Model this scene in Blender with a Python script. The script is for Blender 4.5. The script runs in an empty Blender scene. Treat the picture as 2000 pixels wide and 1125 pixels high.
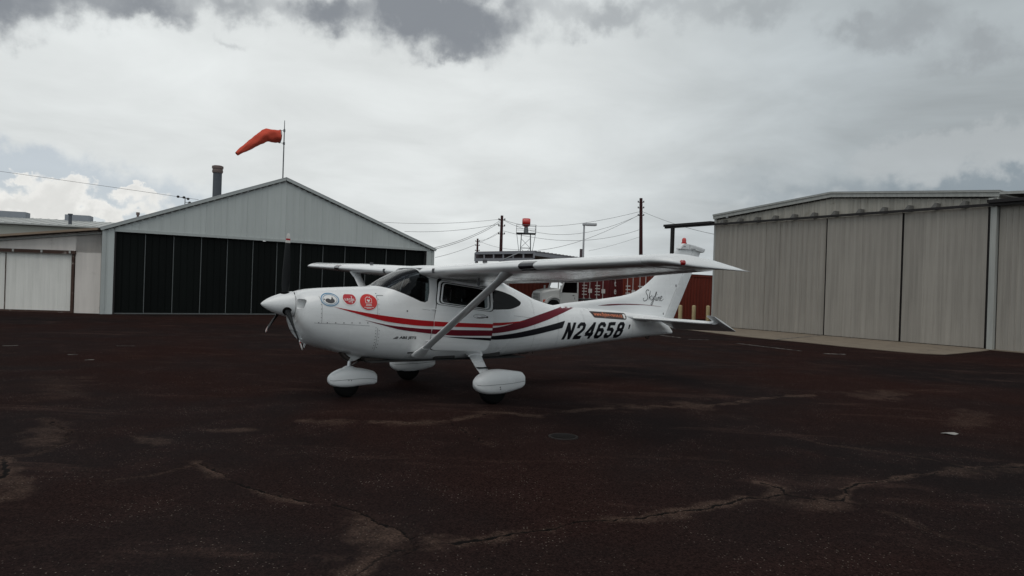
import bpy, bmesh, math, random
import numpy as np
from mathutils import Vector, Matrix, Quaternion
random.seed(7); rng = np.random.default_rng(7)
scene = bpy.context.scene
COL = scene.collection

# ------------------------------------------------------------------ camera
FPX, CAMH = 1390.09, 1.71395
PIT, ROL = math.radians(-.1074), math.radians(1.87927)
_f = np.array([0, math.cos(PIT), math.sin(PIT)]); _r = np.array([1., 0, 0]); _u = np.cross(_r, _f)
_c, _s = math.cos(ROL), math.sin(ROL)
CAMR = np.array([_c*_r+_s*_u, -_s*_r+_c*_u, _f]); CAMP = np.array([0, 0, CAMH])
cam_d = bpy.data.cameras.new('camera'); cam = bpy.data.objects.new('camera', cam_d); COL.objects.link(cam)
cam_d.sensor_width = 36; cam_d.lens = 36*FPX/2000; cam_d.clip_end = 20000; cam_d.clip_start = .1
cam.matrix_world = Matrix([[CAMR[0][0], CAMR[1][0], -CAMR[2][0], 0], [CAMR[0][1], CAMR[1][1], -CAMR[2][1], 0],
                           [CAMR[0][2], CAMR[1][2], -CAMR[2][2], CAMH], [0, 0, 0, 1]])
scene.camera = cam
scene.view_settings.view_transform = 'Standard'; scene.view_settings.look = 'None'
scene.view_settings.exposure = 0.0; scene.view_settings.gamma = 1.0
scene.render.film_transparent = False
scene.cycles.max_bounces = 6; scene.cycles.diffuse_bounces = 3; scene.cycles.glossy_bounces = 3; scene.cycles.transparent_max_bounces = 12; scene.cycles.caustics_reflective = False; scene.cycles.caustics_refractive = False

def ray(u, v):
    return np.array([(u-1000)/FPX, -(v-562.5)/FPX, 1.]) @ CAMR
def ground_at(u, v, z=0.):
    d = ray(u, v); return CAMP + d*(z-CAMH)/d[2]
def at_depth(u, v, Y):
    d = ray(u, v); return CAMP + d*Y/d[1]
def azel(u, v):
    d = ray(u, v); d = d/np.linalg.norm(d); return math.atan2(d[0], d[1]), math.asin(d[2])

# ------------------------------------------------------------------ world: overcast sky
SUN_AZ, SUN_EL = math.radians(-165), math.radians(66)     # azimuth from +Y towards +X
world = bpy.data.worlds.new('World'); scene.world = world; world.use_nodes = True
wt = world.node_tree; wt.nodes.clear()
def nd(tree, t, **kw):
    n = tree.nodes.new(t)
    for k, v in kw.items(): setattr(n, k, v)
    return n
def setin(tree, n, i, v):
    if isinstance(v, bpy.types.NodeSocket): tree.links.new(v, n.inputs[i])
    elif v is not None: n.inputs[i].default_value = v
def MA(tree, op, a, b=None, c=None, clamp=False):
    n = nd(tree, 'ShaderNodeMath', operation=op, use_clamp=clamp)
    setin(tree, n, 0, a); setin(tree, n, 1, b); setin(tree, n, 2, c); return n.outputs[0]
def NOISE(tree, vec, scale, detail=4, rough=.55, dist=0., lac=2., dim='3D'):
    n = nd(tree, 'ShaderNodeTexNoise', noise_dimensions=dim)
    if vec is not None: tree.links.new(vec, n.inputs['Vector'])
    for k, v in (('Scale', scale), ('Detail', detail), ('Roughness', rough), ('Distortion', dist), ('Lacunarity', lac)): n.inputs[k].default_value = v
    return n
def MIXC(tree, fac, a, b, mode='MIX'):
    n = nd(tree, 'ShaderNodeMix', data_type='RGBA', blend_type=mode)
    setin(tree, n, 0, fac); setin(tree, n, 6, a); setin(tree, n, 7, b); return n.outputs[2]
def RANGE(tree, v, a, b, c=0., d=1., smooth=True):
    n = nd(tree, 'ShaderNodeMapRange', interpolation_type='SMOOTHSTEP' if smooth else 'LINEAR', clamp=True)
    setin(tree, n, 0, v); setin(tree, n, 1, a); setin(tree, n, 2, b); setin(tree, n, 3, c); setin(tree, n, 4, d); return n.outputs[0]
def build_world():
    T = wt
    tc = nd(T, 'ShaderNodeTexCoord'); sep = nd(T, 'ShaderNodeSeparateXYZ')
    nrm = nd(T, 'ShaderNodeVectorMath', operation='NORMALIZE'); T.links.new(tc.outputs['Generated'], nrm.inputs[0])
    D = nrm.outputs[0]; T.links.new(D, sep.inputs[0]); X, Y, Z = sep.outputs
    az0 = MA(T, 'ARCTAN2', X, Y); el0 = MA(T, 'ARCSINE', Z)
    # cloud-sheet coordinates: view direction met with a flat layer overhead
    zz = MA(T, 'ADD', MA(T, 'MAXIMUM', Z, 0.), .16)
    cv = nd(T, 'ShaderNodeCombineXYZ')
    setin(T, cv, 0, MA(T, 'DIVIDE', X, zz)); setin(T, cv, 1, MA(T, 'DIVIDE', Y, zz)); setin(T, cv, 2, 0.)
    CV = cv.outputs[0]
    w1 = NOISE(T, D, 9, 3, .55); w2 = NOISE(T, D, 34, 4, .6)
    s1 = nd(T, 'ShaderNodeSeparateXYZ'); T.links.new(w1.outputs['Color'], s1.inputs[0])
    s2 = nd(T, 'ShaderNodeSeparateXYZ'); T.links.new(w2.outputs['Color'], s2.inputs[0])
    def warp(b, i, k1, k2):
        r = MA(T, 'MULTIPLY_ADD', MA(T, 'SUBTRACT', s1.outputs[i], .5), k1, b)
        return MA(T, 'MULTIPLY_ADD', MA(T, 'SUBTRACT', s2.outputs[i], .5), k2, r)
    az = warp(az0, 0, .16, .075); el = warp(el0, 1, .10, .06)
    azc = warp(az0, 0, .02, .07); elc = warp(el0, 1, .02, .06)      # crisper, for cumulus
    def blobs(L, A, E):
        tot = None; cb = nd(T, 'ShaderNodeCombineXYZ'); setin(T, cb, 0, A); setin(T, cb, 1, E); AE = cb.outputs[0]
        for (u, v, ru, rv, s) in L:
            a, e = azel(u, v); ra, re = ru/FPX, rv/FPX
            q = nd(T, 'ShaderNodeVectorMath', operation='MULTIPLY_ADD'); T.links.new(AE, q.inputs[0]); q.inputs[1].default_value = (1/ra, 1/re, 0); q.inputs[2].default_value = (-a/ra, -e/re, 0)
            r2 = nd(T, 'ShaderNodeVectorMath', operation='DOT_PRODUCT'); T.links.new(q.outputs[0], r2.inputs[0]); T.links.new(q.outputs[0], r2.inputs[1])
            g = MA(T, 'POWER', .367879, r2.outputs['Value'])
            tot = MA(T, 'MULTIPLY', g, s) if tot is None else MA(T, 'MULTIPLY_ADD', g, s, tot)
        return tot
    # bright thin overcast, brightest low ahead, a little to the left
    sunv = (math.sin(SUN_AZ)*math.cos(SUN_EL), math.cos(SUN_AZ)*math.cos(SUN_EL), math.sin(SUN_EL))
    dp = nd(T, 'ShaderNodeVectorMath', operation='DOT_PRODUCT'); T.links.new(D, dp.inputs[0]); dp.inputs[1].default_value = (math.sin(math.radians(-19)), math.cos(math.radians(-19)), .22)
    glow = RANGE(T, dp.outputs['Value'], .72, 1.01)
    fine = NOISE(T, CV, 1.7, 5, .56, .35).outputs['Fac']; broad = NOISE(T, CV, .55, 2, .5).outputs['Fac']
    back = RANGE(T, Y, .35, -.5, 0., .22)          # cloud on the sun's side is brighter
    base = MA(T, 'ADD', MA(T, 'MULTIPLY_ADD', glow, .32, .45), back)
    base = MA(T, 'MULTIPLY_ADD', MA(T, 'SUBTRACT', fine, .5), .34, base)
    base = MA(T, 'MULTIPLY_ADD', MA(T, 'SUBTRACT', broad, .5), .22, base)
    bc = nd(T, 'ShaderNodeCombineColor'); setin(T, bc, 0, MA(T, 'MULTIPLY', base, MA(T, 'MULTIPLY_ADD', glow, .05, .91))); setin(T, bc, 1, base); setin(T, bc, 2, MA(T, 'MULTIPLY', base, MA(T, 'MULTIPLY_ADD', glow, -.045, 1.045)))
    col = bc.outputs[0]
    # clear sky shows through low gaps
    sky = nd(T, 'ShaderNodeTexSky', sky_type='NISHITA', sun_disc=False, sun_elevation=SUN_EL, sun_rotation=SUN_AZ, air_density=1.0, dust_density=1.5, altitude=1500)
    skyc = nd(T, 'ShaderNodeVectorMath', operation='SCALE'); T.links.new(sky.outputs[0], skyc.inputs[0]); skyc.inputs['Scale'].default_value = .085
    gap = blobs([(40, 360, 300, 60, 1.15), (-260, 360, 260, 60, .9), (330, 405, 130, 22, .45)], az, el)
    gap = RANGE(T, gap, .25, .95, 0., .70)
    col = MIXC(T, gap, col, MIXC(T, .75, skyc.outputs[0], (.54, .59, .635, 1)))
    # distant cumulus, lit from the left
    cum = blobs([(48, 344, 24, 12, .7), (150, 350, 26, 16, .8), (128, 376, 40, 20, .9), (112, 408, 44, 24, .9), (25, 412, 40, 18, 1.0), (262, 368, 34, 10, .95), (285, 385, 50, 10, .5), (300, 410, 80, 16, .6), (170, 415, 60, 16, .8), (-120, 380, 90, 40, 1.), (-300, 390, 120, 40, 1.)], azc, elc)
    cm = RANGE(T, cum, .36, .68)
    shade = RANGE(T, cum, .45, 1.35, 1.0, .84)
    shade = MA(T, 'MULTIPLY', shade, MA(T, 'MULTIPLY_ADD', w2.outputs['Fac'], .35, .83))
    cc = MIXC(T, 1., (.93, .91, .86, 1), (1, 1, 1, 1), 'MULTIPLY')
    vs = nd(T, 'ShaderNodeVectorMath', operation='SCALE'); T.links.new(cc, vs.inputs[0]); T.links.new(shade, vs.inputs['Scale'])
    col = MIXC(T, MA(T, 'MULTIPLY', cm, .74), col, vs.outputs[0])
    # a heap of grey cloud low on the right, darker rain-blue under it
    heap = blobs([(1740, 315, 90, 40, .8), (1900, 300, 150, 42, 1.), (2080, 290, 150, 60, 1.)], azc, elc)
    col = MIXC(T, RANGE(T, heap, .40, .95, 0., .55), col, (.47, .50, .515, 1))
    low = blobs([(1900, 362, 170, 30, 1.), (1560, 385, 200, 20, .45), (2200, 360, 220, 40, 1.), (1450, 345, 160, 30, .4)], az, el)
    col = MIXC(T, RANGE(T, low, .1, 1.1, 0., .8), col, (.235, .285, .325, 1))
    # dark ragged cloud along the top of the view, thickening overhead
    dk = blobs([(20, 8, 80, 50, .95), (205, -14, 120, 40, .75), (300, 14, 70, 22, .25), (440, -14, 110, 38, .7), (640, 26, 74, 56, .95), (790, 20, 70, 60, .75), (890, 42, 112, 76, 1.1), (860, 118, 70, 26, .4), (432, 76, 38, 14, .42),
                (1090, 30, 130, 44, .40), (1190, 50, 80, 30, .3), (1300, 14, 130, 40, .42), (1500, 5, 130, 40, .55), (1655, 82, 56, 26, .52), (1790, 50, 84, 36, .52), (1930, 92, 66, 34, .68), (1780, 0, 80, 34, .4), (1000, 190, 40, 14, .10)], az, el)
    over = RANGE(T, el0, .42, .80, 0., 1.05)
    dk = MA(T, 'ADD', dk, over)
    dk = MA(T, 'ADD', dk, MA(T, 'MULTIPLY', MA(T, 'SUBTRACT', fine, .5), .55))
    dkm = RANGE(T, dk, .20, 1.02, 0., .92)
    dcol = MIXC(T, RANGE(T, az0, -.1, .55), (.205, .225, .255, 1), (.30, .325, .345, 1))
    col = MIXC(T, dkm, col, dcol)
    # below the horizon: dull land
    col = MIXC(T, RANGE(T, Z, -.02, -.001, 1., 0.), col, (.05, .045, .04, 1))
    bg = nd(T, 'ShaderNodeBackground'); bg.inputs['Strength'].default_value = .1
    up = nd(T, 'ShaderNodeVectorMath', operation='SCALE'); T.links.new(col, up.inputs[0]); up.inputs['Scale'].default_value = 10.0
    T.links.new(up.outputs[0], bg.inputs['Color'])
    out = nd(T, 'ShaderNodeOutputWorld'); T.links.new(bg.outputs[0], out.inputs[0])
build_world()
world.cycles.sampling_method = 'MANUAL'; world.cycles.sample_map_resolution = 512

sun_d = bpy.data.lights.new('sun', 'SUN'); sun = bpy.data.objects.new('sun', sun_d); COL.objects.link(sun)
sun_d.energy = 1.1; sun_d.angle = math.radians(50); sun_d.color = (1, .96, .9)
_sv = Vector((math.sin(SUN_AZ)*math.cos(SUN_EL), math.cos(SUN_AZ)*math.cos(SUN_EL), math.sin(SUN_EL)))
sun.rotation_euler = _sv.to_track_quat('Z', 'Y').to_euler()

# ------------------------------------------------------------------ helpers
def tag(o, label=None, cat=None, group=None, kind=None):
    if label: o['label'] = label
    if cat: o['category'] = cat
    if group: o['group'] = group
    if kind: o['kind'] = kind
    return o
def empty(name, loc=(0, 0, 0), rz=0.):
    o = bpy.data.objects.new(name, None); COL.objects.link(o); o.location = loc; o.rotation_euler = (0, 0, rz); o.empty_display_size = .2
    return o
def link_mesh(name, me, mat, parent=None):
    o = bpy.data.objects.new(name, me); COL.objects.link(o)
    if mat is not None:
        for m in (mat if isinstance(mat, (list, tuple)) else [mat]): me.materials.append(m)
    if parent is not None: o.parent = parent
    return o
class MB:
    """collects boxes, tubes, lofts; build() links them as one mesh object"""
    def __init__(s): s.v = []; s.f = []; s.m = []
    def add(s, vs, fs, m=0):
        b = len(s.v); s.v += [tuple(map(float, p)) for p in vs]; s.f += [tuple(i+b for i in f) for f in fs]; s.m += [m]*len(fs); return s
    def box(s, x0, x1, y0, y1, z0, z1, m=0):
        return s.add([(x0, y0, z0), (x1, y0, z0), (x1, y1, z0), (x0, y1, z0), (x0, y0, z1), (x1, y0, z1), (x1, y1, z1), (x0, y1, z1)],
                     [(0, 3, 2, 1), (4, 5, 6, 7), (0, 1, 5, 4), (1, 2, 6, 5), (2, 3, 7, 6), (3, 0, 4, 7)], m)
    def bar(s, a, b, w, h, up=(0, 0, 1), m=0):
        a, b = Vector(a), Vector(b); d = (b-a).normalized(); r = d.cross(Vector(up))
        if r.length < 1e-4: r = d.cross(Vector((1, 0, 0)))
        r.normalize(); u = r.cross(d); vs = []
        for p in (a, b):
            for i, j in ((-1, -1), (1, -1), (1, 1), (-1, 1)): vs.append(p+r*(i*w/2)+u*(j*h/2))
        return s.add(vs, [(0, 1, 2, 3), (7, 6, 5, 4), (0, 4, 5, 1), (1, 5, 6, 2), (2, 6, 7, 3), (3, 7, 4, 0)], m)
    def rings(s, R, cap=True, m=0, closed=True):
        n = len(R[0]); vs = [p for r in R for p in r]; fs = []
        for i in range(len(R)-1):
            for j in range(n if closed else n-1):
                k = (j+1) % n; fs.append((i*n+j, i*n+k, (i+1)*n+k, (i+1)*n+j))
        if cap and closed: fs += [tuple(range(n-1, -1, -1)), tuple((len(R)-1)*n+j for j in range(n))]
        return s.add(vs, fs, m)
    def tube(s, pts, rad, n=10, cap=True, m=0):
        pts = [Vector(p) for p in pts]; R = []
        if not isinstance(rad, (list, tuple)): rad = [rad]*len(pts)
        d0 = (pts[1]-pts[0]).normalized(); ref = Vector((0, 0, 1)) if abs(d0.z) < .9 else Vector((1, 0, 0)); a = d0.cross(ref).normalized()
        for i, p in enumerate(pts):
            d = (pts[min(i+1, len(pts)-1)]-pts[max(i-1, 0)]).normalized(); a = (a-d*a.dot(d)).normalized(); b = d.cross(a)
            R.append([p+(a*math.cos(t)+b*math.sin(t))*rad[i] for t in (2*math.pi*k/n for k in range(n))])
        return s.rings(R, cap, m)
    def lathe(s, prof, o=(0, 0, 0), axis='X', n=24, m=0, cap=True):
        R = []
        for (h, r) in prof:
            ring = []
            for k in range(n):
                t = 2*math.pi*k/n; c, q = r*math.cos(t), r*math.sin(t)
                ring.append({'X': (o[0]+h, o[1]+c, o[2]+q), 'Y': (o[0]+q, o[1]+h, o[2]+c), 'Z': (o[0]+c, o[1]+q, o[2]+h)}[axis])
            R.append(ring)
        return s.rings(R, cap, m)
    def prism(s, poly, y0, y1, m=0):                  # poly in (x,z), pushed along y
        n = len(poly)
        vs = [(x, y0, z) for x, z in poly]+[(x, y1, z) for x, z in poly]
        return s.add(vs, [tuple(range(n)), tuple(range(2*n-1, n-1, -1))]+[(i, i+n, (i+1) % n+n, (i+1) % n) for i in range(n)], m)
    def mesh(s, name, smooth=False, sharp=35, fix=True):
        me = bpy.data.meshes.new(name); me.from_pydata(s.v, [], s.f); me.polygons.foreach_set('material_index', s.m)
        if fix:
            bm = bmesh.new(); bm.from_mesh(me); bmesh.ops.recalc_face_normals(bm, faces=bm.faces); bm.to_mesh(me); bm.free()
        if smooth:
            me.polygons.foreach_set('use_smooth', [True]*len(me.polygons)); me.set_sharp_from_angle(angle=math.radians(sharp))
        me.update(); return me
    def build(s, name, mat, parent=None, smooth=False, sharp=35, fix=True):
        return link_mesh(name, s.mesh(name, smooth, sharp, fix), mat, parent)
def bevel(o, w=.01, seg=2):
    me = o.data; bm = bmesh.new(); bm.from_mesh(me)
    bmesh.ops.bevel(bm, geom=[e for e in bm.edges if e.calc_face_angle(0) > .5], offset=w, segments=seg, affect='EDGES', profile=.5, clamp_overlap=True)
    bm.to_mesh(me); bm.free(); me.polygons.foreach_set('use_smooth', [True]*len(me.polygons)); me.set_sharp_from_angle(angle=math.radians(50)); return o
def copy_tree(o, parent=None):
    c = o.copy(); COL.objects.link(c)
    for k in list(c.keys()):
        if parent is not None and k == 'category': del c[k]
    if parent is not None: c.parent = parent
    for ch in list(o.children): copy_tree(ch, c)
    return c
def pchip(xs, ys):
    xs, ys = np.array(xs, float), np.array(ys, float); h = np.diff(xs); d = np.diff(ys)/h; m = np.zeros_like(xs)
    m[0], m[-1] = d[0], d[-1]
    for i in range(1, len(xs)-1):
        if d[i-1]*d[i] > 0:
            a, b = 2*h[i]+h[i-1], h[i]+2*h[i-1]; m[i] = (a+b)/(a/d[i-1]+b/d[i])
    def g(x):
        x = np.clip(np.asarray(x, float), xs[0], xs[-1]); i = np.clip(np.searchsorted(xs, x)-1, 0, len(xs)-2); t = (x-xs[i])/h[i]
        return ys[i]*(2*t**3-3*t*t+1)+h[i]*m[i]*(t**3-2*t*t+t)+ys[i+1]*(3*t*t-2*t**3)+h[i]*m[i+1]*(t**3-t*t)
    return g

# ------------------------------------------------------------------ materials
def new_mat(name):
    m = bpy.data.materials.new(name); m.use_nodes = True; return m, m.node_tree, m.node_tree.nodes['Principled BSDF']
def paint(name, c, rough=.5, spec=.5, metal=0., coat=0., var=.12, scale=3., streak=0., dirt=None, bump=0., bscale=8., rand=0., coords='Object', sscale=(7, 7, .35)):
    """base colour broken by noise, optional vertical weather streaks, per-object variation and relief"""
    m, T, B = new_mat(name)
    tc = nd(T, 'ShaderNodeTexCoord'); V = tc.outputs[coords]
    n1 = NOISE(T, V, scale, 6, .6).outputs['Fac']
    c = tuple(c)+(1,)
    k = MA(T, 'MULTIPLY_ADD', MA(T, 'SUBTRACT', n1, .5), 2*var, 1.)
    if streak:
        mp = nd(T, 'ShaderNodeMapping'); T.links.new(V, mp.inputs[0]); mp.inputs['Scale'].default_value = sscale
        ns = NOISE(T, mp.outputs[0], 1., 6, .65).outputs['Fac']
        k = MA(T, 'MULTIPLY', k, RANGE(T, ns, .25, .8, 1.+streak*.4, 1.-streak))
    if rand:
        oi = nd(T, 'ShaderNodeObjectInfo'); k = MA(T, 'MULTIPLY', k, MA(T, 'MULTIPLY_ADD', oi.outputs['Random'], rand, 1-rand/2))
    vs = nd(T, 'ShaderNodeVectorMath', operation='SCALE'); vs.inputs[0].default_value = c[:3]; T.links.new(k, vs.inputs['Scale'])
    col = vs.outputs[0]
    if dirt:
        dc, lo, hi, ds = dirt
        nn = NOISE(T, V, ds, 8, .65, .3).outputs['Fac']; col = MIXC(T, RANGE(T, nn, lo, hi), col, tuple(dc)+(1,))
    T.links.new(col, B.inputs['Base Color'])
    r = MA(T, 'MULTIPLY_ADD', MA(T, 'SUBTRACT', n1, .5), .25, rough, clamp=True); T.links.new(r, B.inputs['Roughness'])
    B.inputs['Specular IOR Level'].default_value = spec; B.inputs['Metallic'].default_value = metal
    if coat: B.inputs['Coat Weight'].default_value = coat; B.inputs['Coat Roughness'].default_value = .06
    if bump:
        bn = nd(T, 'ShaderNodeBump'); bn.inputs['Strength'].default_value = bump; bn.inputs['Distance'].default_value = .02
        T.links.new(NOISE(T, V, bscale, 5, .6).outputs['Fac'], bn.inputs['Height']); T.links.new(bn.outputs[0], B.inputs['Normal'])
    return m
def glass(name, tint=(.55, .58, .6), refl=.9, ior=1.28):
    m, T, B = new_mat(name); T.nodes.remove(B); out = T.nodes['Material Output']
    tr = nd(T, 'ShaderNodeBsdfTransparent'); tr.inputs[0].default_value = tuple(tint)+(1,)
    gl = nd(T, 'ShaderNodeBsdfGlossy'); gl.inputs['Roughness'].default_value = .03; gl.inputs[0].default_value = (refl, refl, refl, 1)
    nb = nd(T, 'ShaderNodeBump'); nb.inputs['Strength'].default_value = .06; tc = nd(T, 'ShaderNodeTexCoord'); T.links.new(NOISE(T, tc.outputs['Object'], 3, 2).outputs['Fac'], nb.inputs['Height'])
    T.links.new(nb.outputs[0], gl.inputs['Normal'])
    fr = nd(T, 'ShaderNodeFresnel'); fr.inputs[0].default_value = ior
    mx = nd(T, 'ShaderNodeMixShader'); T.links.new(fr.outputs[0], mx.inputs[0]); T.links.new(tr.outputs[0], mx.inputs[1]); T.links.new(gl.outputs[0], mx.inputs[2])
    T.links.new(mx.outputs[0], out.inputs[0]); return m
M = {}
M['white'] = paint('aircraft_white', (.79, .80, .80), .28, .45, coat=.2, var=.03, scale=1.3, bump=.03, bscale=2.2, streak=.07, sscale=(.6, 10, 10), dirt=((.5, .49, .47), .66, .95, 5.))
M['wing_white'] = paint('wing_white', (.79, .80, .80), .06, .9, coat=.0, var=.03, scale=1.3, bump=.0001, bscale=2.6, dirt=((.45, .43, .41), .62, .95, 4.))
def wavy(m, strength):
    T = m.node_tree; B = T.nodes['Principled BSDF']; tc = nd(T, 'ShaderNodeTexCoord'); mp = nd(T, 'ShaderNodeMapping'); T.links.new(tc.outputs['Object'], mp.inputs[0]); mp.inputs['Scale'].default_value = (9, 2.4, 5)
    bn = nd(T, 'ShaderNodeBump'); bn.inputs['Strength'].default_value = strength; bn.inputs['Distance'].default_value = .03; T.links.new(NOISE(T, mp.outputs[0], 1., 4, .6, .4).outputs['Fac'], bn.inputs['Height']); T.links.new(bn.outputs[0], B.inputs['Normal'])
wavy(M['wing_white'], .30)
M['red'] = paint('stripe_red', (.40, .006, .010), .4, .22, var=.05)
M['maroon'] = paint('stripe_maroon', (.125, .004, .014), .4, .22, var=.05)
M['black'] = paint('stripe_black', (.004, .004, .007), .45, .22, var=.05)
M['seam'] = paint('seam_dark', (.12, .125, .13), .7, .2)
M['rivet'] = paint('rivet_dark', (.07, .07, .075), .6, .3)
M['sticker_red'] = paint('sticker_red', (.58, .025, .022), .35, .5, var=.04)
M['sticker_crimson'] = paint('sticker_crimson', (.45, .02, .03), .35, .5, var=.04)
M['sticker_white'] = paint('sticker_white', (.75, .74, .72), .4, .5, var=.03)
M['sticker_blue'] = paint('sticker_blue', (.08, .25, .42), .4, .5, var=.1)
M['sticker_brown'] = paint('banner_brown', (.035, .018, .016), .35, .5, var=.1)
M['orange_text'] = paint('banner_orange', (.65, .20, .10), .4, .5, var=.1)
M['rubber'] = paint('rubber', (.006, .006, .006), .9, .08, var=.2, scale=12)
M['boot'] = paint('lens_dark', (.012, .012, .016), .12, .6, coat=.5)
M['chrome'] = paint('steel_bright', (.55, .55, .56), .25, .5, metal=.9)
M['blade'] = paint('blade_black', (.008, .009, .010), .5, .2, var=.2, scale=9)
M['blade_grey'] = paint('blade_white', (.62, .60, .57), .4, .4, var=.08)
M['interior'] = paint('cabin_lining', (.035, .034, .034), .85, .2, var=.2, scale=6)
M['seat'] = paint('seat_leather', (.05, .048, .047), .6, .3, var=.15, scale=8)
M['panel'] = paint('instrument_panel', (.02, .02, .022), .7, .3)
M['glass'] = glass('windscreen_glass', (.62, .65, .66))
M['glass_dark'] = glass('tinted_glass', (.10, .10, .11))
M['lens_red'] = paint('lens_red', (.35, .01, .012), .18, .5, coat=.6)
M['beacon_red'] = paint('beacon_red', (.5, .02, .015), .25, .5, coat=.5)
M['tarnish'] = paint('exhaust', (.05, .04, .035), .55, .4, metal=.6, var=.3)

# ------------------------------------------------------------------ ground
def vnoise(x, y, seed=0):
    xi, yi = np.floor(x).astype(np.int64), np.floor(y).astype(np.int64); fx, fy = x-xi, y-yi
    fx, fy = fx*fx*(3-2*fx), fy*fy*(3-2*fy)
    def h(a, b):
        k = (a*374761393+b*668265263+seed*974634777) & 0xffffffff; k = ((k ^ (k >> 13))*1274126177) & 0xffffffff; return ((k ^ (k >> 16)) & 0xffff)/65535.
    return (h(xi, yi)*(1-fx)+h(xi+1, yi)*fx)*(1-fy)+(h(xi, yi+1)*(1-fx)+h(xi+1, yi+1)*fx)*fy
def fbm(x, y, o=5, seed=0, g=.55):
    t = 0; a = 1; s = 0
    for i in range(o): t = t+a*vnoise(x*2**i+17*i, y*2**i-9*i, seed+i); s += a; a *= g
    return t/s
def pl(L): return np.array([ground_at(*p)[:2] for p in L])
CRACKS = [  # (points on the apron, half width, dirt width)
 (pl([(385, 905), (420, 920), (450, 940), (500, 955), (560, 972), (600, 980), (650, 985), (715, 1010), (770, 1035), (795, 1050), (810, 1067)]), .010, .10),
 (pl([(795, 1050), (808, 1044), (822, 1043)]), .008, .05),
 (pl([(810, 1067), (765, 1078), (760, 1090), (740, 1095), (700, 1120), (680, 1140)]), .014, .16),
 (pl([(810, 1067), (800, 1078), (793, 1083)]), .012, .10),
 (pl([(810, 1067), (860, 1065), (920, 1056), (1000, 1046), (1050, 1040), (1125, 1021), (1200, 1015), (1260, 1010), (1340, 1000), (1410, 985), (1450, 977), (1500, 970), (1540, 967), (1590, 975), (1640, 977)]), .012, .13),
 (pl([(1540, 967), (1530, 958), (1505, 949), (1490, 945)]), .009, .10),
 (pl([(1640, 977), (1655, 957), (1675, 945), (1715, 940), (1800, 927), (1900, 915), (2000, 911), (2150, 905)]), .011, .07),
 (pl([(1640, 977), (1700, 990), (1760, 1012), (1850, 1050), (1950, 1078)]), .005, .05),
 (pl([(1900, 915), (1800, 895), (1700, 880), (1600, 866), (1500, 842)]), .004, .06),
 (pl([(600, 822), (640, 820), (700, 822), (780, 825), (830, 826), (880, 823), (920, 815), (960, 806), (1000, 808), (1050, 812), (1100, 805), (1150, 800), (1200, 797), (1260, 793), (1320, 795), (1385, 793), (1440, 785), (1490, 778), (1585, 772)]), .008, .13),
 (pl([(880, 825), (912, 846), (955, 872)]), .006, .07),
 (pl([(0, 897), (15, 905), (5, 930), (-20, 945)]), .014, .12),
 (pl([(85, 815), (140, 846), (118, 870), (60, 888), (0, 893)]), .006, .12),
 (pl([(170, 735), (165, 752), (120, 775), (60, 784)]), .006, .12),
 (pl([(200, 940), (300, 930), (385, 905)]), .004, .05),
]
PATCH = [((75, 855, 55, 22), .9), ((20, 952, 60, 26), .85), ((300, 862, 45, 9), .8), ((450, 840, 48, 6), .8), ((120, 760, 55, 22), .45), ((1720, 772, 62, 9), .8), ((1890, 820, 46, 18), .55), ((725, 1045, 90, 42), 1.15), ((850, 1062, 50, 20), 1.0),
         ((1515, 962, 30, 14), .8), ((1610, 985, 80, 14), .8), ((1240, 795, 60, 7), .8), ((1350, 793, 40, 8), .8), ((960, 806, 36, 9), .7), ((660, 824, 60, 7), .7), ((800, 826, 60, 7), .7), ((740, 1085, 60, 34), .6), ((1965, 915, 50, 9), .6), ((1860, 925, 60, 9), .55)]
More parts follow.
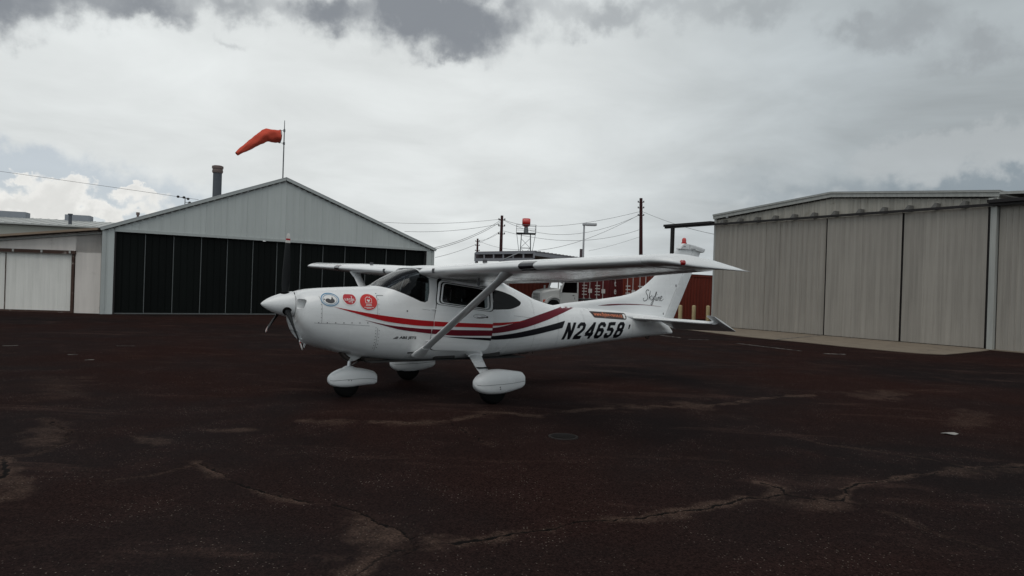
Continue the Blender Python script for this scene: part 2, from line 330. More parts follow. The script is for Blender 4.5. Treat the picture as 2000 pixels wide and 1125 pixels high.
def make_ground():
    def spread(lo, hi, st, far, n):
        core = np.arange(lo, hi, st); g = np.geomspace(1, far, n); k = st*8
        return np.concatenate([lo-(g[::-1]-1)*k-st, core, hi+(g-1)*k])
    xs = spread(-5.2, 7.6, .0165, 14000, 70)
    ys = [3.2]
    while ys[-1] < 16: ys.append(ys[-1]+max(.0024*ys[-1], .01))
    while ys[-1] < 60: ys.append(ys[-1]+.012*ys[-1])
    while ys[-1] < 3000: ys.append(ys[-1]*1.12)
    ys = np.concatenate([[-2500, -600, -150, -40, -12, -5, -2, 0, 1, 1.8, 2.4, 2.8], ys])
    X, Y = np.meshgrid(xs, ys); X, Y = X.ravel(), Y.ravel()
    near = (np.abs(X-1) < 16) & (Y > 2.5) & (Y < 18)
    x, y = X[near], Y[near]
    wx = x+(fbm(x*5, y*5, 4, 3)-.5)*.14+(fbm(x*26, y*26, 3, 31)-.5)*.045; wy = y+(fbm(x*5+40, y*5, 4, 5)-.5)*.14+(fbm(x*26, y*26+7, 3, 37)-.5)*.045
    crack = np.zeros_like(x); dirt = np.zeros_like(x)
    for P, hw, dw in CRACKS:
        lo, hi = P.min(0)-1., P.max(0)+1.; sel = np.where((x > lo[0]) & (x < hi[0]) & (y > lo[1]) & (y < hi[1]))[0]
        if not len(sel): continue
        px, py = wx[sel], wy[sel]; d = np.full(len(sel), 9.)
        for a, b in zip(P[:-1], P[1:]):
            ab = b-a; t = np.clip(((px-a[0])*ab[0]+(py-a[1])*ab[1])/(ab@ab), 0, 1); d = np.minimum(d, np.hypot(px-a[0]-t*ab[0], py-a[1]-t*ab[1]))
        gate = np.clip((fbm(x[sel]*2.2, y[sel]*2.2, 3, 11)-.2)*5, .6, 1)
        crack[sel] = np.maximum(crack[sel], np.clip(1.5-d/(hw*1.0*(.40+gate)), 0, 1)*np.maximum(gate, .6))
        n = fbm(x[sel]*3.1, y[sel]*3.1, 4, 21); fa = .4 if hw <= .006 else 1.
        dirt[sel] = np.maximum(dirt[sel], np.clip(1.25-d/(dw*(.25+2.0*np.clip(n-.3, 0, 1))), 0, 1)*np.clip((n-.28)*4, 0, 1)*fa)
    for (u, v, ru, rv), s in PATCH:
        c = ground_at(u, v); ex = ground_at(u+ru, v)-c; ey = ground_at(u, v-rv)-c
        q = np.linalg.solve(np.array([[ex[0], ey[0]], [ex[1], ey[1]]]), np.stack([wx-c[0], wy-c[1]]))
        n = fbm(x*2.4, y*2.4, 5, 41, .65); r = np.hypot(q[0], q[1])+(n-.5)*2.6
        dirt = np.maximum(dirt, np.clip((1.05-r)*1.3, 0, 1)*s*np.clip(.35+1.4*(fbm(x*9, y*9, 4, 71)-.2), 0, 1))
    # grit has gathered on the near side of the long crack only
    P0 = CRACKS[0][0]; o0 = np.argsort(P0[:, 0]); yc = np.interp(wx, P0[o0, 0], P0[o0, 1]); side = (wx > P0[:, 0].min()) & (wx < P0[:, 0].max()) & (np.abs(wy-yc) < .9)
    dirt = np.where(side, dirt*np.clip(.12+.88*(.5-(wy-yc)/.03), .12, 1.), dirt)
    Cr, Di = np.zeros_like(X), np.zeros_like(X); Cr[near], Di[near] = crack, dirt
    Z = -.014*Cr + .004*Di
    Z[near] += (fbm(x*.7, y*.7, 3, 61)-.5)*.012*np.clip((16.5-y)/3, 0, 1)*np.clip((9-np.abs(x-1))/3, 0, 1)
    nx, ny = len(xs), len(ys)
    me = bpy.data.meshes.new('asphalt_ground'); me.vertices.add(len(X)); me.vertices.foreach_set('co', np.stack([X, Y, Z], 1).ravel().astype(np.float32))
    i, j = np.meshgrid(np.arange(nx-1), np.arange(ny-1)); b = (j*nx+i).ravel(); F = np.stack([b, b+1, b+nx+1, b+nx], 1).ravel()
    nf = len(b); me.loops.add(nf*4); me.loops.foreach_set('vertex_index', F.astype(np.int32)); me.polygons.add(nf); me.polygons.foreach_set('loop_start', np.arange(0, nf*4, 4, dtype=np.int32))
    me.polygons.foreach_set('use_smooth', np.ones(nf, bool)); me.update(); me.validate()
    for nm, a in (('crack', Cr), ('dirt', Di)):
        at = me.attributes.new(nm, 'FLOAT', 'POINT'); at.data.foreach_set('value', a.astype(np.float32))
    m, T, B = new_mat('old_asphalt'); tc = nd(T, 'ShaderNodeTexCoord'); V = tc.outputs['Object']
    ac = nd(T, 'ShaderNodeAttribute', attribute_name='crack').outputs['Fac']; ad = nd(T, 'ShaderNodeAttribute', attribute_name='dirt').outputs['Fac']
    big = NOISE(T, V, .22, 6, .55, .4).outputs['Fac']; mid = NOISE(T, V, 1.6, 6, .6).outputs['Fac']; fin = NOISE(T, V, 60, 4, .7).outputs['Fac']
    col = MIXC(T, RANGE(T, big, .32, .68), (.0088, .0058, .0053, 1), (.0250, .0130, .0112, 1))
    col = MIXC(T, RANGE(T, mid, .45, .8, 0., .55), col, (.031, .0165, .0143, 1))
    # worn streaks along the far part of the apron
    mp = nd(T, 'ShaderNodeMapping'); T.links.new(V, mp.inputs[0]); mp.inputs['Scale'].default_value = (.35, 1.3, 1); mp.inputs['Rotation'].default_value = (0, 0, -.25)
    st = NOISE(T, mp.outputs[0], 1., 7, .68, .6).outputs['Fac']
    col = MIXC(T, RANGE(T, st, .54, .72, 0., .7), col, (.050, .029, .0235, 1))
    col = MIXC(T, MA(T, 'MULTIPLY', ad, RANGE(T, fin, .25, .75, .55, 1.)), col, (.074, .048, .037, 1))
    # coarse aggregate showing in the worn surface
    v2 = nd(T, 'ShaderNodeTexVoronoi', feature='F1'); T.links.new(V, v2.inputs['Vector']); v2.inputs['Scale'].default_value = 75
    s2 = nd(T, 'ShaderNodeSeparateColor'); T.links.new(v2.outputs['Color'], s2.inputs[0]); kk = MA(T, 'MULTIPLY_ADD', s2.outputs[1], .9, .55); sv = nd(T, 'ShaderNodeVectorMath', operation='SCALE'); T.links.new(col, sv.inputs[0]); T.links.new(kk, sv.inputs['Scale']); col = sv.outputs[0]
    # loose pale grit
    vo = nd(T, 'ShaderNodeTexVoronoi', feature='F1'); T.links.new(V, vo.inputs['Vector']); vo.inputs['Scale'].default_value = 42; vo.inputs['Randomness'].default_value = 1
    sc = nd(T, 'ShaderNodeSeparateColor'); T.links.new(vo.outputs['Color'], sc.inputs[0])
    g = MA(T, 'MULTIPLY', RANGE(T, vo.outputs['Distance'], .13, .30, 1., 0.), RANGE(T, sc.outputs[0], .72, .80))
    g = MA(T, 'MULTIPLY', g, MA(T, 'MAXIMUM', RANGE(T, mid, .40, .66), MA(T, 'MULTIPLY', ad, .8)))
    col = MIXC(T, MA(T, 'MULTIPLY', g, .8), col, (.23, .19, .16, 1))
    col = MIXC(T, MA(T, 'MULTIPLY', fin, .35), col, MIXC(T, 1., col, (.35, .35, .35, 1), 'MULTIPLY'))
    col = MIXC(T, RANGE(T, ac, .2, .75), col, (.006, .005, .0045, 1))
    # old rough asphalt: nearly all diffuse, a little dull sheen
    out = T.nodes['Material Output']; T.nodes.remove(B); B = nd(T, 'ShaderNodeBsdfDiffuse'); B.inputs['Roughness'].default_value = 1.; T.links.new(col, B.inputs['Color'])
    gs = nd(T, 'ShaderNodeBsdfGlossy'); gs.inputs['Roughness'].default_value = .5; gs.inputs['Color'].default_value = (.5, .46, .47, 1); mx = nd(T, 'ShaderNodeMixShader'); T.links.new(RANGE(T, big, .3, .7, .034, .004), mx.inputs[0]); T.links.new(B.outputs[0], mx.inputs[1]); T.links.new(gs.outputs[0], mx.inputs[2]); T.links.new(mx.outputs[0], out.inputs[0])
    bn = nd(T, 'ShaderNodeBump'); bn.inputs['Strength'].default_value = .55; bn.inputs['Distance'].default_value = .008
    hh = MA(T, 'ADD', MA(T, 'MULTIPLY', fin, .7), MA(T, 'MULTIPLY', g, .8)); T.links.new(hh, bn.inputs['Height']); T.links.new(bn.outputs[0], B.inputs['Normal'])
    o = link_mesh('asphalt_ground', me, m); tag(o, kind='structure')
make_ground()

M['concrete'] = paint('apron_concrete', (.20, .165, .125), .85, .3, var=.25, scale=1.2, dirt=((.09, .07, .058), .5, .8, 2.), bump=.2, bscale=40)
M['line_white'] = paint('faded_line_paint', (.24, .225, .205), .8, .2, var=.3, scale=5, dirt=((.025, .02, .018), .42, .58, 7.))
def ground_sheet(name, pts, z, mat, kind='structure', thick=None):
    me = bpy.data.meshes.new(name); n = len(pts)
    if thick:
        vs = [(p[0], p[1], z) for p in pts]+[(p[0], p[1], z-thick) for p in pts]; fs = [tuple(range(n))]+[(i, (i+1) % n, (i+1) % n+n, i+n) for i in range(n)]
    else: vs = [(p[0], p[1], z) for p in pts]; fs = [tuple(range(n))]
    me.from_pydata(vs, [], fs); bm = bmesh.new(); bm.from_mesh(me); bmesh.ops.recalc_face_normals(bm, faces=bm.faces)
    up = max(bm.faces, key=lambda f: f.calc_area())
    if up.normal.z < 0: bmesh.ops.reverse_faces(bm, faces=bm.faces)
    bm.to_mesh(me); bm.free(); o = link_mesh(name, me, mat); tag(o, kind=kind); return o
def line_quad(name, p, q, w, z=.02, mat=None):
    a, b = ground_at(*p)[:2], ground_at(*q)[:2]; d = b-a; d /= np.linalg.norm(d); nn = np.array([-d[1], d[0]])*w/2
    return ground_sheet(name, [a+nn, a-nn, b-nn, b+nn], z, mat or M['line_white'])

# ------------------------------------------------------------------ buildings
def frame(a, b):                      # origin and heading of a wall that runs from a to b (local +y goes into the building)
    a, b = np.array(a[:2]), np.array(b[:2]); d = b-a; return (a[0], a[1], 0.), math.atan2(d[1], d[0]), float(np.hypot(*d))
def ribbed(mb, x0, x1, y, z0, ztop, pitch=.3, rib=.045, depth=.028, m=0, phase=0.):
    """vertical ribbed metal sheet facing -y between x0 and x1; ztop(x) gives its upper edge"""
    xs = [(x0, 0.), (x1, 0.)]
    k = math.floor((x0-phase)/pitch)
    while True:
        c = phase+k*pitch; k += 1
        if c > x1+pitch: break
        for dx, h in ((-rib, 0.), (-rib*.5, depth), (rib*.5, depth), (rib, 0.)):
            if x0+.004 < c+dx < x1-.004: xs.append((c+dx, h))
    xs.sort(); zt = ztop if callable(ztop) else (lambda x: ztop)
    vs = []
    for x, h in xs: vs += [(x, y-h, z0), (x, y-h, zt(x))]
    for x, h in (xs[-1], xs[0]): vs += [(x, y+.012, z0), (x, y+.012, zt(x))]
    n = len(vs)//2; fs = [(2*i, 2*((i+1) % n), 2*((i+1) % n)+1, 2*i+1) for i in range(n)]
    fs += [tuple(2*i for i in range(n))[::-1], tuple(2*i+1 for i in range(n))]
    mb.add(vs, fs, m)
M['siding_grey'] = paint('siding_grey_green', (.52, .55, .535), .5, .4, var=.06, scale=.8, streak=.08, rand=.06, sscale=(5, 5, .3))
M['trim_grey'] = paint('trim_grey', (.43, .455, .445), .5, .4, var=.1, scale=2)
M['door_black'] = paint('door_black_green', (.0036, .0052, .0046), .5, .12, var=.3, scale=1.5, streak=.3, rand=.4)
M['strip'] = paint('door_strip_metal', (.13, .14, .14), .45, .4, metal=.2, var=.15, scale=4)
M['roof_metal'] = paint('roof_sheet', (.40, .41, .41), .45, .4, metal=.2, var=.1, scale=1)
M['pipe_grey'] = paint('pipe_paint', (.085, .095, .11), .6, .3, var=.15, scale=3, streak=.2)
M['rust_cap'] = paint('rusty_cap', (.17, .13, .12), .7, .3, var=.25, scale=6)
M['siding_tan'] = paint('siding_weathered_tan', (.345, .318, .282), .6, .3, var=.10, scale=.9, streak=.22, rand=.10, sscale=(6, 6, .22))
M['siding_tan_up'] = paint('siding_gable_tan', (.42, .395, .345), .6, .3, var=.12, scale=1.5, streak=.3, rand=.08, dirt=((.19, .17, .13), .55, .85, 2.5))
M['trim_white'] = paint('trim_offwhite', (.42, .425, .40), .55, .4, var=.1, scale=2, streak=.2)
M['steel_dark'] = paint('track_steel', (.020, .017, .017), .55, .4, metal=.2, var=.25, scale=4)
M['bracket'] = paint('bracket_steel', (.17, .165, .155), .6, .3, var=.2, scale=5)
M['plaster'] = paint('painted_wall', (.72, .67, .625), .8, .2, var=.08, scale=.9, streak=.12, dirt=((.33, .27, .24), .55, .85, 1.4), sscale=(3, 3, .3))
M['door_white'] = paint('weathered_white_door', (.77, .755, .71), .7, .3, var=.06, scale=1.4, streak=.10, rand=.05, dirt=((.40, .34, .29), .70, .9, 2.))
M['rust'] = paint('rusty_steel', (.07, .042, .034), .85, .2, var=.4, scale=5, dirt=((.30, .27, .24), .56, .72, 3.))
M['eave_brown'] = paint('eave_brown', (.27, .205, .155), .8, .2, var=.25, scale=2)
M['wall_cream'] = paint('rear_wall_cream', (.42, .42, .37), .8, .2, var=.07, scale=.6)
M['roof_pale'] = paint('roof_pale', (.47, .48, .46), .5, .4, var=.08, scale=.5)
M['vent_grey'] = paint('vent_grey', (.25, .27, .30), .6, .3, var=.1)

def left_hangar():
    A = ground_at(222, 613.5); B = (-4.241, 39.0)
    loc, rz, L = frame(A, B); X0, X1, XA = -.47, 15.25, 7.08; ZE, ZA = 3.62, 6.52; DX0, DX1, DH = .0, 14.78, 3.50
    root = empty('hangar', loc, rz); tag(root, 'pale grey metal hangar with low gable and long row of black door leaves', 'hangar')
    top = lambda x: ZE+(ZA-ZE)*((x-X0)/(XA-X0) if x < XA else (X1-x)/(X1-XA))
    def sheet(x0, x1, z0):
        mb = MB(); cuts = [x0]+([XA] if x0 < XA < x1 else [])+[x1]
        for a, b in zip(cuts[:-1], cuts[1:]): ribbed(mb, a, b, 0., z0, lambda x: top(x)-.06, .3, .018, .009)
        mb.build('siding_sheet', M['siding_grey'], root)
    sheet(X0, DX0-.06, 0.); sheet(DX1+.06, X1, 0.)
    x = DX0-.055
    while x < DX1+.05:
        e = min(x+.9, DX1+.055); sheet(x, e-.006, DH+.12); x = e
    MB().box(DX0-.05, DX1+.05, -.035, .09, DH+.0, DH+.117).build('header_beam', M['trim_grey'], root)
    MB().box(DX0-.05, DX1+.05, .28, .34, DH-.22, DH-.01).build('door_track', M['steel_dark'], root)
    for xa, xb in ((X0-.04, X0+.10), (X1-.10, X1+.04)): MB().box(xa, xb, -.045, .1, 0, top(min(max(xa, X0), X1))-.02).build('corner_trim', M['trim_grey'], root)
    # gable trim with the dark ends of the roof corrugation
    for a, b in ((X0-.12, XA), (X1+.12, XA)):
        za = ZE-.05
        MB().bar((a, -.075, za), (b, -.075, ZA), .06, .13, up=(0, 1, 0) if False else (0, 0, 1)).build('barge_trim', M['trim_grey'], root)
    n = 26; notch = MB()
    for a, b in ((X0, XA), (X1, XA)):
        for i in range(n):
            t0, t1 = (i+.12)/n, (i+.80)/n
            p = Vector((a+(b-a)*t0, -.085, ZE+(ZA-ZE)*t0-.098)); q = Vector((a+(b-a)*t1, -.085, ZE+(ZA-ZE)*t1-.098)); notch.bar(p, q, .05, .035)
    notch.build('corrugation_ends', M['steel_dark'], root)
    for s, a in ((0, X0-.15), (1, X1+.15)):
        mb = MB(); D = 22
        xs = [a+(XA-a)*t for t in (0, 1)]
        za = ZE-.02
        mb.add([(xs[0], -.11, za+.0), (xs[1], -.11, ZA+.05), (xs[1], D, ZA+.05), (xs[0], D, za), (xs[0], -.11, za+.04), (xs[1], -.11, ZA+.09), (xs[1], D, ZA+.09), (xs[0], D, za+.04)],
               [(0, 1, 2, 3), (4, 7, 6, 5), (0, 4, 5, 1), (1, 5, 6, 2), (2, 6, 7, 3), (3, 7, 4, 0)]).build('roof_slope', M['roof_metal'], root)
    MB().box(X0, X0+.08, .11, 22, 0, ZE-.04).build('side_wall', M['siding_grey'], root); MB().box(X1-.08, X1, .11, 22, 0, ZE-.04).build('side_wall', M['siding_grey'], root)
    MB().prism([(X0, 0), (X1, 0), (X1, ZE-.05), (XA, ZA-.05), (X0, ZE-.05)], 21.9, 22.0).build('rear_wall', M['siding_grey'], root)
    # door leaves
    N = 13; w = (DX1-DX0)/N
    for i in range(N):
        a = DX0+i*w; yy = .18+(.05 if i % 2 else 0.)
        mb = MB(); ribbed(mb, a+.012, a+w-.012, yy, .05, DH-.02, .285, .02, .014)
        leaf = mb.build('door_leaf', M['door_black'], root)
        wd = .05 if i == 6 else .026
        MB().box(a+w-wd/2, a+w+wd/2, yy-.06, yy-.02, .05, DH-.02).build('edge_strip', M['strip'], leaf)
    MB().box(DX0, DX1, .10, .40, .0, .045).build('door_sill', M['strip'], root)
    MB().box(DX0-.055, DX0+.008, .0, .3, 0, DH).build('door_jamb', M['steel_dark'], root); MB().box(DX1-.008, DX1+.055, .0, .3, 0, DH).build('door_jamb', M['steel_dark'], root)
    # vent stack
    mb = MB(); mb.lathe([(0, .205), (1.95, .205)], (4.55, 2.6, 5.0), 'Z', 20); st = mb.build('vent_stack', M['pipe_grey'], root, True)
    MB().lathe([(1.80, .225), (1.84, .25), (1.93, .25), (1.95, .235), (2.0, .235), (2.02, .265), (2.13, .265), (2.16, .20)], (4.55, 2.6, 5.0), 'Z', 20).build('rain_cap', M['rust_cap'], st, True)
    MB().lathe([(0, .05), (.30, .05), (.31, .075), (.42, .075)], (.95, 1.2, 4.05), 'Z', 10).build('small_vent', M['rust_cap'], root, True)
    return root, loc, rz
LH, LHloc, LHrz = left_hangar()
def in_frame(loc, rz, p):
    c, s = math.cos(rz), math.sin(rz); return Vector((loc[0]+c*p[0]-s*p[1], loc[1]+s*p[0]+c*p[1], loc[2]+p[2]))

def windsock():
    M['sock'] = paint('windsock_fabric', (.60, .085, .05), .75, .2, var=.16, scale=6, bump=.35, bscale=9)
    M['pole'] = paint('pole_galvanised', (.17, .175, .18), .5, .4, metal=.4, var=.2)
    root = empty('windsock', in_frame(LHloc, LHrz, (6.98, .15, 6.50)), LHrz); tag(root, 'orange red windsock on thin pole at the peak of the grey hangar', 'windsock')
    MB().lathe([(-.15, .032), (1.2, .030), (2.2, .026), (2.85, .015)], (0, 0, 0), 'Z', 10).build('pole', M['pole'], root, True)
    for z, z2 in ((2.36, 2.34), (1.74, 1.76)):
        mb = MB(); mb.lathe([(-.06, .05), (.06, .05)], (0, 0, z), 'Z', 10); mb.tube([(-.03, 0, z), (-.24, 0, z2)], .012, 6); mb.build('swivel_bracket', M['pole'], root, True)
    P = [(-.22, 0, 2.05), (-.5, 0, 2.045), (-.80, -.03, 2.01), (-.98, -.04, 1.93), (-1.25, -.06, 1.72), (-1.55, -.08, 1.47), (-1.85, -.10, 1.22), (-2.05, -.12, 1.06), (-2.2, -.13, .93)]
    R = [.30, .30, .30, .275, .235, .195, .155, .12, .09]; rings = []; n = 28
    fine = []
    for i in range(len(P)-1):
        for t in (0, .25, .5, .75): fine.append((tuple(P[i][k]*(1-t)+P[i+1][k]*t for k in range(3)), R[i]*(1-t)+R[i+1]*t))
    fine.append((P[-1], R[-1]))
    for i, (p, r) in enumerate(fine):
        q0 = Vector(fine[max(i-2, 0)][0]); q1 = Vector(fine[min(i+2, len(fine)-1)][0]); d = (q1-q0).normalized(); a = Vector((0, 1, 0)); a = (a-d*a.dot(d)).normalized(); b = d.cross(a)
        ring = []
        for k in range(n):
            t = 2*math.pi*k/n; rr = r*(1+.055*math.sin(5*t+i*.35)+.045*math.sin(3*t-i*.7)+(.022*math.sin(i*2.1+2*math.sin(t)) if 7 < i < 22 else .012*math.sin(i*1.7+3*t))); ring.append(Vector(p)+(a*math.cos(t)+b*math.sin(t)*1.0)*rr)
        rings.append(ring)
    MB().rings(rings, cap=False).build('sock', M['sock'], root, True, 80)
    ring = MB(); pts = [(-.21, .315*math.cos(t), 2.05+.315*math.sin(t)) for t in (2*math.pi*k/28 for k in range(29))]; ring.tube(pts, .016, 6, cap=False); ring.build('mouth_hoop', M['pole'], root, True)
windsock()

def anemometer():
    root = empty('weather_vane', in_frame(LHloc, LHrz, (2.9, 1.4, 4.85)), LHrz); tag(root, 'small cup anemometer mast on left slope of the grey hangar roof', 'weather vane')
    MB().lathe([(-.1, .022), (.52, .018)], (0, 0, 0), 'Z', 8).build('mast', M['pole'], root, True)
    mb = MB(); mb.tube([(-.32, 0, .50), (.14, 0, .44)], .014, 6); mb.tube([(0, 0, .28), (.22, 0, .25)], .014, 6); mb.build('arm', M['pole'], root, True)
    for x, z in ((-.30, .50), (-.05, .49), (.13, .44), (.2, .10), (.2, .27)): MB().lathe([(-.06, .02), (-.035, .055), (.035, .055), (.06, .02)], (x, 0, z), 'X', 10).build('cup', M['steel_dark'], root, True)
anemometer()

def white_building():
    # low painted building joined to the left of the grey hangar
    c = in_frame(LHloc, LHrz, (-.50, .35, 0)); d = np.array([math.cos(.10), math.sin(.10)]); L = 16.
    a = np.array([c.x, c.y])-d*L; loc, rz, _ = frame(a, (c.x, c.y)); root = empty('storage_building', loc, rz)
    tag(root, 'low off-white building with rust framed sliding door, left of the grey hangar', 'building')
    H0, H1 = 2.716, 3.50; top = lambda x: H0+(H1-H0)*(x-9)/(L-9) if x > 9 else H0
    dl, dr, dh = 5.2, L-1.02, 2.56      # door opening
    MB().box(dr, L, 0, .2, 0, top(dr)).build('wall_panel', M['plaster'], root)
    MB().add([(0, 0, dh), (L, 0, dh), (L, 0, H1), (9, 0, H0), (0, 0, H0), (0, .2, dh), (L, .2, dh), (L, .2, H1), (9, .2, H0), (0, .2, H0)],
             [(0, 1, 2, 3, 4), (9, 8, 7, 6, 5), (0, 5, 6, 1), (1, 6, 7, 2), (2, 7, 8, 3), (3, 8, 9, 4), (4, 9, 5, 0)]).build('wall_lintel', M['plaster'], root)
    MB().box(0, dl, 0, .2, 0, dh).build('wall_panel', M['plaster'], root)
    x = dl; k = 0
    while x < dr-.2:
        w = [2.9, 2.05, 2.05, 2.75][k % 4]; e = min(x+w, dr-.16); mb = MB(); ribbed(mb, x+.01, e-.01, .06, .08, dh-.09, .34, .012, .006); mb.build('door_panel', M['door_white'], root)
        MB().box(e-.014, e+.014, .035, .07, .09, dh-.1).build('door_seam', M['rust'], root); x = e; k += 1
    bm = MB(); bm.box(dl-.15, dr+.02, -.09, .0, dh-.085, dh+.06); bm.build('door_track', M['rust'], root)
    for i in range(9):
        xx = dl+.6+i*1.12; MB().box(xx, xx+.07, -.115, -.092, dh-.06, dh+.05).build('track_hanger', M['trim_white'], root)
    MB().box(dr-.12, dr-.03, -.05, .1, 0, dh-.087).build('door_jamb', M['rust'], root)
    MB().box(dl, dr, -.03, .04, 0, .078).build('door_sill', M['rust'], root)
    # roof edge
    mb = MB()
    for xa, xb in ((-.2, 9.), (9., L+.02)):
        za, zb = top(xa)+.02, top(xb)+.02
        mb.add([(xa, -.42, za), (xb, -.42, zb), (xb, 11, zb), (xa, 11, za), (xa, -.42, za+.09), (xb, -.42, zb+.09), (xb, 11, zb+.09), (xa, 11, za+.09)], [(0, 3, 2, 1), (4, 5, 6, 7), (0, 1, 5, 4), (1, 2, 6, 5), (2, 3, 7, 6), (3, 0, 4, 7)])
    mb.build('roof_slab', M['eave_brown'], root)
    MB().bar((9., -.06, H0-.10), (L, -.06, H1-.10), .06, .05).build('fascia_strip', M['trim_white'], root)
    MB().box(0, L, 10.8, 11, 0, H0).build('rear_wall', M['plaster'], root); MB().box(0, .2, .2, 10.8, 0, H0).build('side_wall', M['plaster'], root)
white_building()

def warehouse():
    p = at_depth(-330, 455, 52); q = at_depth(214, 452, 58)
    loc, rz, L = frame(p, q); root = empty('warehouse', loc, rz); tag(root, 'cream warehouse with pale ribbed roof and grey ridge vents, behind the low off-white building', 'warehouse')
    H = 5.35; MB().box(0, L, 0, .2, 0, H).build('front_wall', M['wall_cream'], root); MB().box(L-.2, L, .2, 14, 0, H).build('side_wall', M['wall_cream'], root); MB().box(0, L, 13.8, 14, 0, H).build('rear_wall', M['wall_cream'], root)
    for s in (0, 1):
        mb = MB(); y0, y1, z0, z1 = (-.35, 7, H-.02, H+.85) if s == 0 else (14.3, 7, H-.02, H+.85)
        mb.add([(-.3, y0, z0), (L+.3, y0, z0), (L+.3, y1, z1), (-.3, y1, z1), (-.3, y0, z0+.12), (L+.3, y0, z0+.12), (L+.3, y1, z1+.12), (-.3, y1, z1+.12)], [(0, 3, 2, 1), (4, 5, 6, 7), (0, 1, 5, 4), (1, 2, 6, 5), (2, 3, 7, 6), (3, 0, 4, 7)])
        r = mb.build('roof_slope', M['roof_pale'], root)
        if s == 0:
            rib = MB(); k = 0.
            while k < L: rib.bar((k, -.36, z0+.13), (k, 7, z1+.13), .05, .05); k += .6
            rib.build('roof_ribs', M['roof_pale'], r)
    for u0, u1 in ((-40, 46), (104, 164), (217, 232)):
        a = at_depth(u0, 432, 59.)[0:2]; b = at_depth(u1, 432, 61.)[0:2]
        c, s = math.cos(-rz), math.sin(-rz); la = (a[0]-loc[0])*c-(a[1]-loc[1])*s; lb = (b[0]-loc[0])*c-(b[1]-loc[1])*s
        if lb > L: lb = L
        if lb-la > .3: MB().box(la, lb, 6.3, 7.7, H+.8, H+1.42).build('ridge_vent', M['vent_grey'], root)
    a = at_depth(131, 447, 57.); c, s = math.cos(-rz), math.sin(-rz); lx = (a[0]-loc[0])*c-(a[1]-loc[1])*s
    MB().lathe([(0, .13), (.95, .13), (.96, .18), (1.06, .18)], (lx, .9, H+.05), 'Z', 12).build('vent_pipe', M['pipe_grey'], root, True)
warehouse()

